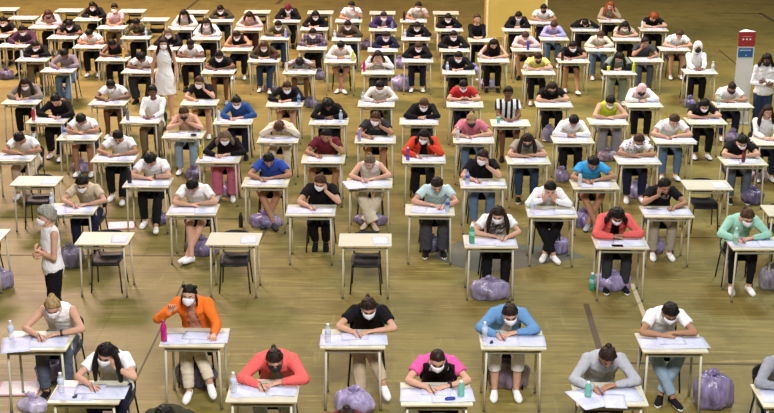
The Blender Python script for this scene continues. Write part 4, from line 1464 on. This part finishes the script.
  (-7.295, 31.622, 'pink t-shirt|tee:#d9b0b4|short:black|U|long:khaki|n|black|w|t|pap=1'),
  (-5.532, 31.535, 'white blouse|shirt:offwhite|long:black|W|long:navy|n|black|-|l|dx=.05,pap=1'),
  (-3.819, 31.505, 'pale pink blouse|shirt:#d3b2ad|bob:dkbrown|W|long:#4a2428|n|black|-|l|pap=1'),
  (-2.171, 31.544, 'black top|long:black|bob:black|W|long:black|n|black|w|l|pap=1'),
  (-0.447, 31.486, 'purple jacket|jacket:purple:ltgrey|short:dkbrown|W|long:navy|n|black|w|l|bot=grey@.24@.24,pap=1'),
  (1.224, 31.483, 'black hoodie|hoodie:black|short:black|F|long:black|n|black|w|l|pap=1'),
  (2.907, 31.523, 'black jacket|jacket:black:offwhite|short:black|F|long:black|n|black|w|l|dx=.04,pap=1'),
  (4.642, 31.564, 'black top|long:black|short:black|D|long:black|n|black|-|l|pap=1'),
  (6.368, 31.647, 'black t-shirt|tee:black|curly:ginger|F|long:black|n|black|-|l|dx=.06,bot=white@-.28@.24,pap=1')],
 [(-9.927, 32.988, None),
  (-8.182, 32.815, 'black top|long:black|long:black|V|long:black|n|black|w|l|dx=.12,pap=1'),
  (-6.425, 32.811, None),
  (-4.688, 32.731, 'dark olive sweater|long:dkolive|short:black|F|long:charcoal|n|black|w|t|pap=1'),
  (-2.952, 32.697, 'black jacket and maroon beanie|jacket:black:offwhite|beanie:black|F|long:black|n|black|w|t|pap=1'),
  (-1.348, 32.736, 'white t-shirt|tee:white|short:black|H|long:black|n|black|w|t|dx=.08,pap=1'),
  (0.335, 32.776, 'pale beige t-shirt|tee:#cfc2b8|short:black|H|long:black|n|black|w|t|dx=.10,bot=black@-.24@.22,pap=1'),
  (3.671, 32.615, 'white t-shirt|tee:white|short:black|W|long:navy|n|black|k|t|dx=.08,pap=1'),
  (5.517, 32.901, 'beige blouse|shirt:#a48f75|long:ginger|H|long:black|n|black|-|l|pap=1')],
 [(-10.827, 34.370, None), (-9.024, 34.215, None), (-7.293, 34.175, None), (-5.575, 34.052, None),
  (-3.881, 34.094, None), (-2.168, 34.055, None), (-0.491, 34.014, None), (1.220, 34.056, None)],
]
# the next row towards the camera: only two heads reach into the picture
NEAR = [(-2.109, 9.879, 'dark green shirt|tee:dkolive|mop:black|F|long:black|n|black|-|l|pap=0', 'person whose dark hair shows at the bottom edge below the orange jacket'),
        (-0.461, 9.766, 'dark red top|tee:maroon|bun:dkbrown|F|long:black|n|black|w|l|pap=0', 'person whose hair just shows below the plain black t-shirt')]

# bags: floor point, half sizes, colour, seat (row, place) they lie by, where
BAGS = [
 (-4.634, 16.792, (.20, .17, .27), '#77678c', 'beside the empty desk right behind the standing woman in white vest'),
 (-5.410, 15.974, (.22, .18, .23), '#8a78a8', 'at the very left edge beside an empty desk'),
 (-5.635, 21.476, (.17, .15, .17), '#8d6fa0', 'below the desk with the blue-capped bottle'),
 (-3.582, 21.146, (.16, .14, .16), '#7a5f98', 'by the yellow bottle of the black jacket wearer'),
 (-3.732, 18.704, (.15, .14, .14), '#6d5794', 'behind the desk of bare crossed legs'),
 (-2.854, 17.316, (.27, .18, .21), '#75609b', 'right of the bare legs with white trainers'),
 (-2.846, 20.173, (.15, .13, .16), '#a58fcf', 'beside the dark pink trousers'),
 (-2.082, 18.588, (.28, .15, .18), '#8a6fb4', 'behind the trainers of the royal blue polo'),
 (-1.056, 19.770, (.14, .13, .16), '#544d78', 'right of the olive shorts'),
 (-0.443, 18.713, (.28, .16, .16), '#7d6299', 'behind the feet below cream wide trousers'),
 (0.466, 17.544, (.17, .15, .18), '#4f4570', 'between the legs in dark grey trousers'),
 (0.041, 28.135, (.27, .22, .30), '#9a86c4', 'full and upright, left of the dark-jeaned sitter'),
 (-0.007, 30.559, (.18, .16, .22), '#8d70b2', 'right of the navy sweater'),
 (-0.903, 32.970, (.22, .18, .20), '#6b4a78', 'right of the brown sweater'),
 (-1.907, 29.259, (.16, .15, .18), '#7e6794', 'right of the purple plaid shirt'),
 (-2.932, 27.971, (.15, .13, .15), '#6b5487', 'by the raised jeans of the dark olive jacket'),
 (-1.905, 26.454, (.15, .13, .17), '#6f5f93', 'right of the bare knees below a skirt'),
 (1.979, 28.381, (.21, .17, .19), '#a994c6', 'at the feet of the black sleeveless top'),
 (1.764, 29.898, (.16, .14, .18), '#9384c4', 'right of the black hoodie with clear bottle'),
 (2.880, 23.750, (.16, .15, .26), '#8a7aa8', 'standing behind the white long-sleeved shirt'),
 (3.814, 22.429, (.22, .16, .17), '#9a7790', 'pinkish, beneath the lime green top'),
 (2.794, 21.083, (.15, .13, .19), '#8b75a8', 'left of the bright blue t-shirt'),
 (3.950, 20.186, (.21, .16, .24), '#a08ac6', 'pale and pointed between the navy trouser legs'),
 (6.212, 21.206, (.19, .16, .18), '#ab91b4', 'pinkish lilac, behind the patterned jeans'),
 (5.782, 19.893, (.20, .17, .22), '#5f4a8a', 'deep purple, right of the last empty desk'),
 (2.848, 18.675, (.17, .15, .22), '#7a5fae', 'left of the brown shorts of the bright blue t-shirt'),
 (2.293, 17.490, (.22, .16, .20), '#8671b4', 'behind the crossed white trainers'),
 (2.870, 16.039, (.29, .18, .22), '#9c82c8', 'behind the coral cardigan wearer'),
 (3.758, 17.515, (.13, .12, .17), '#7d64b0', 'left of the stone trousers'),
 (1.209, 15.689, (.29, .19, .24), '#9482b8', 'large and round before the feet of the long-haired writer'),
 (1.239, 13.051, (.26, .16, .30), '#8c7193', 'behind the legs below the blue denim jacket'),
 (-0.480, 12.366, (.25, .18, .25), '#a88ed0', 'large, in front of the beige crossed legs'),
 (-2.297, 13.047, (.27, .17, .27), '#51466a', 'dark, behind the cream crossed legs'),
 (-3.939, 13.151, (.22, .16, .20), '#9480b0', 'right of the steel blue jeans at the front left'),
 (3.435, 12.592, (.24, .19, .36), '#8468ae', 'tall and full, right of the light jeans'),
 (5.023, 16.112, (.17, .16, .28), '#8a7f96', 'greyish, right of the black leggings'),
 (6.405, 23.745, (.15, .13, .19), '#9a86c0', 'between the navy legs beneath the mohawk sitter'),
 (6.194, 26.620, (.15, .13, .17), '#6f5a9a', 'left of the hooded sitter'),
 (-9.210, 29.103, (.19, .16, .20), '#6a4f86', 'at the left edge near the brown trousers'),
 (-7.365, 27.283, (.15, .13, .16), '#6b4f8c', 'beside the jeans of the mauve grey hoodie'),
 (-3.949, 12.359, (.18, .13, .14), '#c3aee6', 'pale, right of the black trainers at the front left'),
]

POSE_TXT = dict(W='writing', V='writing', F='bent over folded arms', H='head leaning on one hand', G='head leaning on one hand', B='both hands at the face',
                D='head down on the desk', U='sitting up straight', P='looking at a phone', K='hand raised, looking up')
HAIR_TXT = dict(short='short {} hair', buzz='cropped {} hair', curly='curly {} hair', long='long {} hair', bob='chin-length {} hair', bun='{} hair in a bun',
                tail='{} hair tied back', pigs='two small {} hair buns', mop='thick {} hair', hood='', scarf='', beanie='', mohawk='swept-up {} hair')
COL_TXT = dict(black='black', dkbrown='dark brown', brown='brown', blond='blond', ginger='ginger', grey='grey', ash='fair')
LOW_TXT = dict(shorts='shorts', skirt='skirt', leggings='leggings')
ORD = ['first', 'second', 'third', 'fourth', 'fifth', 'sixth', 'seventh', 'eighth', 'ninth', 'tenth', 'eleventh', 'twelfth', 'thirteenth', 'fourteenth', 'fifteenth', 'sixteenth', 'seventeenth']

class Seat:
    pass

seats = []
for ri, row in enumerate(ROWS):
    for ci, (x, y, sp) in enumerate(row):
        s = Seat(); s.x, s.y, s.r, s.c, s.n = x, y, ri, ci, len(row)
        s.empty = sp is None
        if sp:
            f = sp.split('|')
            s.top = f[0]
            g = f[1].split(':'); s.garment = (g[0], g[1], g[2] if len(g) > 2 and g[2] else None, g[3] if len(g) > 3 else None)
            s.hair = tuple(f[2].split(':')); s.pose = f[3]; s.lower = tuple(f[4].split(':')); s.legs = f[5]
            s.shoe = f[6]; s.mask = f[7]; s.skin = f[8]
            s.opt = {}
            for t in f[9].split(','):
                k, _, v = t.partition('='); s.opt[k] = v or True
        else:
            s.top = None; s.opt = {}
        seats.append(s)

by_rc = {(s.r, s.c): s for s in seats}
tops = {}
for s in seats:
    if s.top: tops.setdefault(s.top, []).append(s)
def side_of(s):
    """a phrase that singles the sitter out through a neighbour whose top nobody else wears"""
    for dc, w in ((-1, 'right'), (1, 'left')):
        q = by_rc.get((s.r, s.c + dc))
        if q and q.top and len(tops[q.top]) == 1:
            return 'just %s of the %s' % (w, q.top)
    return None
def place(s):
    k = s.c; m = s.n - 1 - s.c
    if k <= m: return '%s from left, %s row from front' % (ORD[k], ORD[s.r])
    return '%s from right, %s row from front' % (ORD[m], ORD[s.r])
used = {}
for s in seats:
    if s.empty:
        s.ref = None
        continue
    if len(tops[s.top]) == 1:
        s.ref = 'the person in the ' + s.top
    else:
        sd = side_of(s)
        s.ref = ('the person in %s %s' % (s.top, sd)) if sd else None
        if s.ref is None or s.ref in used or len(s.ref.split()) > 13:
            s.ref = 'the %s, %s' % (s.top, place(s))
    used[s.ref] = s
def clip(words, most=16):
    w = words.split()
    return ' '.join(w[:most])
def person_label(s):
    h = HAIR_TXT[s.hair[0]].format(COL_TXT[s.hair[1]])
    look = 'person in ' + s.top + (' with ' + h if h else '')
    if len(tops[s.top]) == 1:
        l = look + ', ' + POSE_TXT[s.pose]
        return l if len(l.split()) <= 16 else look
    sd = side_of(s)
    tail = (', ' + sd) if sd else (', ' + place(s))
    l = look + tail
    if len(l.split()) > 16:
        l = 'person in ' + s.top + tail
    return l
def of(s, head, most=16):
    """label of something that belongs to a seat"""
    l = head + ' ' + s.ref
    if len(l.split()) > most:
        l = head + ' the %s, %s' % (s.top, place(s))
    if len(l.split()) > most:
        l = head + ' the sitter ' + place(s)
    return l

# ------------------------------------------------------------------ desks and chairs
desk0 = make_desk(); chair0 = make_chair()
first = True
rnd = random.Random(11)
for s in seats:
    rz = rnd.uniform(-.018, .018)
    if s.empty:
        dl = 'empty cream-topped exam desk, ' + place(s)
        cl = 'unused black plastic chair tucked under empty desk, ' + place(s)
        cy = s.y + .13; cx = s.x
    else:
        dl = of(s, 'cream-topped desk of')
        cl = of(s, 'black plastic chair under')
        s.dx = float(s.opt.get('dx', 0))
        cx = s.x + s.dx; cy = s.y + .52
    if first:
        desk0.location = (s.x, s.y, 0); desk0.rotation_euler = (0, 0, rz); desk0['label'] = dl
        chair0.location = (cx, cy, 0); chair0['label'] = cl; chair0.rotation_euler = (0, 0, -rz)
        first = False
        s.desk, s.chair = desk0, chair0
    else:
        s.desk = dup(desk0, (s.x, s.y, 0), rz, dl)
        s.chair = dup(chair0, (cx, cy, 0), -rz * 2, cl)

# ------------------------------------------------------------------ people at the desks
SHIFT = (0, -.80, 0)
PEN_COL = ['#1d3f9c', '#15151a', '#2d2f36', '#1f56b8']
for i, s in enumerate(seats):
    if s.empty: continue
    rr = random.Random(100 + i)
    fine = s.r <= 6
    J = sitting(s.pose, s.legs, rr, rr.uniform(.92, .99), float(s.opt.get('low', 0)), .20 if s.mask == '-' and s.pose in 'FWV' else 0.0)
    s.J = J
    sole = s.shoe in ('white', 'black') and s.r < 6
    person(J, person_label(s), (s.x + s.dx, s.y + .80, 0), 0, s.garment, s.hair, s.lower, (s.shoe, sole), s.mask, s.skin, fine, 500 + i, SHIFT,
           'students at the desks', int(s.opt['watch']) if 'watch' in s.opt else None, 'strap' in s.opt)
for x, y, sp, lab in NEAR:
    f = sp.split('|'); rr = random.Random(int(x * 10) + 77)
    J = sitting(f[3], f[5], rr)
    g = f[1].split(':')
    d = dup(desk0, (x, y, 0), 0, 'cream-topped desk of the ' + lab[:60].rsplit(' ', 1)[0] if False else 'desk just below the frame, under the ' + ('dark hair left of centre' if x < -1.5 else 'dark hair near the middle'))
    dup(chair0, (x, y + .60, 0), 0, 'chair just below the frame, under the ' + ('dark hair left of centre' if x < -1.5 else 'dark hair near the middle'))
    person(J, lab, (x, y + .80, 0), 0, (g[0], g[1], None, None), tuple(f[2].split(':')), tuple(f[4].split(':')), (f[6], False), f[7], f[8], True, 900 + int(abs(x) * 10), SHIFT, 'students at the desks')

# ------------------------------------------------------------------ people standing
def standing(h, arms, bow, step=0.0, twist=0.0):
    k = h / 1.66
    p = [A(0, 0, .93 * k), A(0, .0, 1.09 * k), A(0, -.005, 1.24 * k), A(0, .0, 1.37 * k), A(0, -.01, 1.45 * k)]
    hc = A(0, -.025 - .03 * bow, 1.555 * k - .01 * bow)
    R = rotz(twist) @ rotx(bow)
    J = dict(p=p, head=(hc, R), arms=[], legs=[], sc=.88)
    for s in (-1, 1):
        sh = p[3] * .7 + p[4] * .3 + A(s * .160, .01, -.01)
        if arms == 'crossed':
            el = A(s * .225, -.03, 1.105 * k); wr = A(s * -.015, -.19 if s > 0 else -.225, 1.135 * k + .02 * s)
            J['arms'].append((s, sh, el, wr, unit(A(-s, .12, .08)), unit(A(0, -1, .3)), .35))
        else:
            el = A(s * .235, .02, 1.10 * k); wr = A(s * .25, -.06 if s > 0 else .02, .86 * k)
            J['arms'].append((s, sh, el, wr, unit(A(0, -.15, -1)), unit(A(s, 0, 0)), .35))
    for s in (-1, 1):
        st = step * s
        J['legs'].append((s, A(s * .085, 0, .90 * k), A(s * .090, -.02 - st * .6, .49 * k), A(s * .095, .02 - st, .09), unit(A(s * .18, -1, 0)), 0))
    return J

wx, wy = -4.200, 14.380
person(standing(1.64, 'crossed', .10, .05), 'woman standing with folded arms in white vest and black trousers, white mask', (wx, wy, 0), -1.05,
       ('tank', 'white', None, None), ('curly', 'grey'), ('long', 'black'), ('black', False), 'w', 'l', True, 71, (0, 0, 0))
wx, wy = -4.788, 25.338
person(standing(1.66, 'down', .12, .10), 'woman standing in the aisle in a knee-length white sleeveless dress', (wx, wy, 0), .22,
       ('dress', 'white', None, None), ('long', 'dkbrown'), ('none', 'white'), ('beige', False), 'w', 'l', True, 72, (0, 0, 0))
wx, wy = 7.002, 24.046
lady = person(standing(1.66, 'crossed', .38, .04), 'woman standing with folded arms in white jumper and blue jeans beside the totem', (wx, wy, 0), -.08,
       ('long', 'white', None, None), ('bob', 'black'), ('long', 'dkjeans'), ('black', False), 'k', 'b', True, 73, (0, 0, 0))
m = MD(); box(m, (0, 0, 0), (.085, .006, .055), bev=.002)
me = m.mesh('name_badge', [plain('badge_card', '#f2f0f2', .4)], False); me.transform(Matrix.Translation((-.10, -.17, .93)))
link_mesh('name_badge', me, lady)
run_jobs()

# ------------------------------------------------------------------ papers, pens, bottles, phones
SHEETS = {}
def sheet(w, h, k):
    key = (w, h, k)
    if key not in SHEETS:
        SHEETS[key] = sheet_mesh(w, h, k, PAPERS[k])
    return SHEETS[key]
def lay(s, dx, dy, w, h, rz, k, z, what):
    o = link_mesh('exam_paper', sheet(w, h, k), None, (s.x + dx, s.y + dy, z), rz)
    tag(o, of(s, what), 'paper', 'exam papers on the desks')
ZT = .7503
for i, s in enumerate(seats):
    rr = random.Random(40 + i)
    j = lambda a: rr.uniform(-a, a)
    k = rr.randrange(6)
    st = s.opt.get('pap', 'e')
    if s.empty:
        if s.r in (2, 4):
            o = link_mesh('exam_paper', sheet(.21, .297, k), None, (s.x + .20, s.y + .22, ZT), j(.05) + .1)
            tag(o, 'pale sheet left on the empty desk, ' + place(s), 'paper', 'exam papers on the desks')
        continue
    if st == '1':
        lay(s, .07 + j(.04), .23 + j(.02), .42, .297, j(.07), k, ZT, 'open exam paper of')
        if rr.random() < .6:
            lay(s, -.17 + j(.03), .20 + j(.03), .21, .297, j(.15), (k + 2) % 6, ZT + .003, 'loose left-hand sheet of')
    elif st == 'a':
        lay(s, -.10 + j(.03), .22 + j(.02), .42, .297, j(.10), k, ZT, 'open exam paper of')
        lay(s, .19 + j(.03), .21 + j(.02), .297, .21 if rr.random() < .3 else .30, j(.14), (k + 1) % 6, ZT + .003, 'loose right-hand sheet of')
    elif st == 'b':
        lay(s, -.13 + j(.02), .20 + j(.02), .42, .297, j(.06), k, ZT, 'open exam paper of')
        lay(s, .17 + j(.02), .22 + j(.02), .42, .297, .05 + j(.06), (k + 1) % 6, ZT + .003, 'wide right-hand sheet of')
        lay(s, .0 + j(.02), .30 + j(.02), .297, .21, j(.1), (k + 2) % 6, ZT + .006, 'topmost middle sheet of')
    elif st == 'o':
        lay(s, .10 + j(.02), .21, .42, .297, .12 + j(.05), k, ZT, 'open exam paper of')
        lay(s, -.22, .13, .30, .42, .28 + j(.1), (k + 1) % 6, ZT + .003, 'sheet hanging over the edge by')
        if s.r == 0:
            lay(s, .03, .07, .21, .30, -.06, (k + 3) % 6, ZT + .006, 'middle sheet over the front edge by')
    # pen in the writing hand
    if s.pose in 'WVHG':
        ws = {'W': -1, 'V': 1, 'H': -1, 'G': 1}[s.pose]
        a = [q for q in s.J['arms'] if q[0] == ws][0]
        wr, f = a[3], a[4]
        tip = wr + f * .135; tip[2] = .757
        tail = wr + f * .055 + A(ws * .03, .02, .075)
        d = unit(tail - tip); m = MD()
        org = A(s.x + s.dx, s.y, 0)
        tube(m, [tip + d * .012, tip + d * .125], [.0042, .0042], 8)
        pen = thing('pen', of(s, 'pen held by'), 'pen', tuple(org + tip), 0, 'pens in writing hands')
        me = m.mesh('barrel', [plain('pen_barrel', PEN_COL[i % 4], .35)]); me.transform(Matrix.Translation(-Vector(tip)))
        link_mesh('barrel', me, pen)
        m = MD(); tube(m, [tip, tip + d * .013], [.0008, .0036], 8); tube(m, [tip + d * .125, tip + d * .132], [.0045, .003], 8)
        me = m.mesh('nib', [plain('pen_nib', '#9a9aa2', .3, .6)]); me.transform(Matrix.Translation(-Vector(tip)))
        link_mesh('nib', me, pen)

BOT = {}
KIND_TXT = dict(clear='clear plastic water bottle of', blue='blue-capped water bottle of', green='tall green bottle with aqua label of', mint='pale green bottle of', magenta='magenta flask of',
                red='red bottle of', wine='dark red bottle of', black='black flask of', yellow='yellow flask of', lime='lime yellow flask of', white='white flask of', purple='purple bottle of',
                lavender='lavender bottle of', aqua='small aqua bottle of', grey='grey flask of', deepblue='blue flask of')
def put_bottle(kind, loc, label):
    if kind not in BOT:
        b = make_bottle(kind); b.location = loc; b['label'] = label; BOT[kind] = b
        return b
    return dup(BOT[kind], loc, random.Random(int(loc[0] * 97)).uniform(0, 6), label)
for s in seats:
    if 'bot' in s.opt:
        kind, bx, by = s.opt['bot'].split('@')
        put_bottle(kind, (s.x + float(bx), s.y + float(by), .7565), of(s, KIND_TXT[kind]))
    if 'phone' in s.opt:
        t = thing('mobile_phone', 'black phone lying before the person in the coral cardigan', 'phone', (s.x - .06, s.y + .09, .7515), 0.0)
        m = MD(); box(m, (0, 0, .004), (.15, .075, .008), bev=.002)
        link_mesh('case', m.mesh('case', [plain('phone_case', '#17171b', .5)], False), t)
        m = MD(); box(m, (0, 0, .0084), (.138, .066, .001))
        link_mesh('screen', m.mesh('screen', [M_PHONE], False), t)
    if 'handphone' in s.opt:
        t = thing('mobile_phone', 'black phone held in both hands by the person in the red t-shirt', 'phone', (s.x, s.y + .275, .835), 0.0)
        t.rotation_euler = (-.5, 0, 0)
        m = MD(); box(m, (0, 0, 0), (.15, .075, .009), bev=.002)
        link_mesh('case', m.mesh('case', [plain('phone_case', '#17171b', .5)], False), t)
        m = MD(); box(m, (0, 0, .005), (.138, .066, .001))
        link_mesh('screen', m.mesh('screen', [M_PHONE], False), t)
    if 'mouse' in s.opt:
        m = MD()
        ball(m, (0, 0, .016), (.055, .040, .022), 16, 9)
        tag(link_mesh('pencil_case', m.mesh('pencil_case', [plain('black_pouch', '#131316', .8)]), None, (s.x + .19, s.y + .13, .757)), 'small black rounded pouch on the desk of the beige tank top', 'pencil case')
    if 'cup' in s.opt:
        c = make_cup('#7fc9bd'); c.location = (s.x - .22, s.y + .18, .7545); c['label'] = 'teal cup on the desk of the striped jersey'
    if 'cupy' in s.opt:
        c = make_cup('#d8d23c'); c.location = (s.x - .22, s.y + .26, .7545); c['label'] = 'yellow cup at the left of the grey-green t-shirt'
# the green bottle standing on the floor beside the coral cardigan's desk, the flask by the blue polo
gx, gy = 2.607, 15.998
put_bottle('green', (gx, gy, 0), 'green bottle standing on the floor left of the coral cardigan')
gx, gy = -2.448, 18.534
put_bottle('black', (gx, gy, 0), 'black flask on the floor left of the royal blue polo')
gx, gy = -4.167, 29.101
# blue pencil pouch in front of the pink football shirt
s = by_rc[(0, 2)]
m = MD(); box(m, (0, 0, .014), (.105, .045, .028), bev=.01); 
tag(link_mesh('pencil_case', m.mesh('pencil_case', [plain('blue_pouch', '#2f3f9c', .7)], False), None, (s.x + .13, s.y + .10, .757), .2), 'small blue pencil pouch on the desk of the pink football shirt', 'pencil case')
# small dark things by the denim jacket and the white t-shirt with the head on a hand
for (r_, c_, dx, dy, lab) in ((1, 3, -.23, .13, 'dark eraser and clip lying on the desk of the blue denim jacket'), (0, 0, -.10, .10, 'small dark sharpener on the front left desk')):
    s = by_rc[(r_, c_)]
    m = MD(); box(m, (0, 0, .009), (.045, .022, .018), bev=.004); box(m, (.02, .03, .007), (.03, .02, .014), bev=.003)
    tag(link_mesh('eraser', m.mesh('eraser', [plain('dark_eraser', '#2a3050', .7)], False), None, (s.x + dx, s.y + dy, .757), .5), lab, 'eraser')

# ------------------------------------------------------------------ bags and folders on the floor
for i, (x, y, size, hexc, where) in enumerate(BAGS):
    make_bag(i, hexc, tuple(q * .9 for q in size), 'lilac plastic bag ' + where, (x, y, 0), random.Random(i).uniform(-.4, .4), random.Random(i + 9).uniform(-.3, .3))
for (x, y, rz, w, h, lab) in ((-4.309, 18.549, .15, .42, .34, 'flat pale pink folder on the floor behind the second empty desk'), (-4.265, 12.889, .05, .48, .36, 'flat pink folder on the floor at the front left'),
                              (1.916, 29.231, .0, .30, .12, 'small white packet on the floor right of the black sleeveless top')):
    m = MD(); box(m, (0, 0, .008), (w, h, .014), bev=.004)
    t = thing('paper_folder', lab, 'folder', (x, y, .001), rz)
    link_mesh('cover', m.mesh('cover', [plain('pink_card', '#d9a9b4' if h > .2 else '#e8e2dc', .7)], False), t)
    m = MD(); box(m, (.01, 0, .0165), (w * .9, h * .9, .003))
    link_mesh('sheets', m.mesh('sheets', [plain('folder_sheets', '#e9dfe2', .8)], False), t)
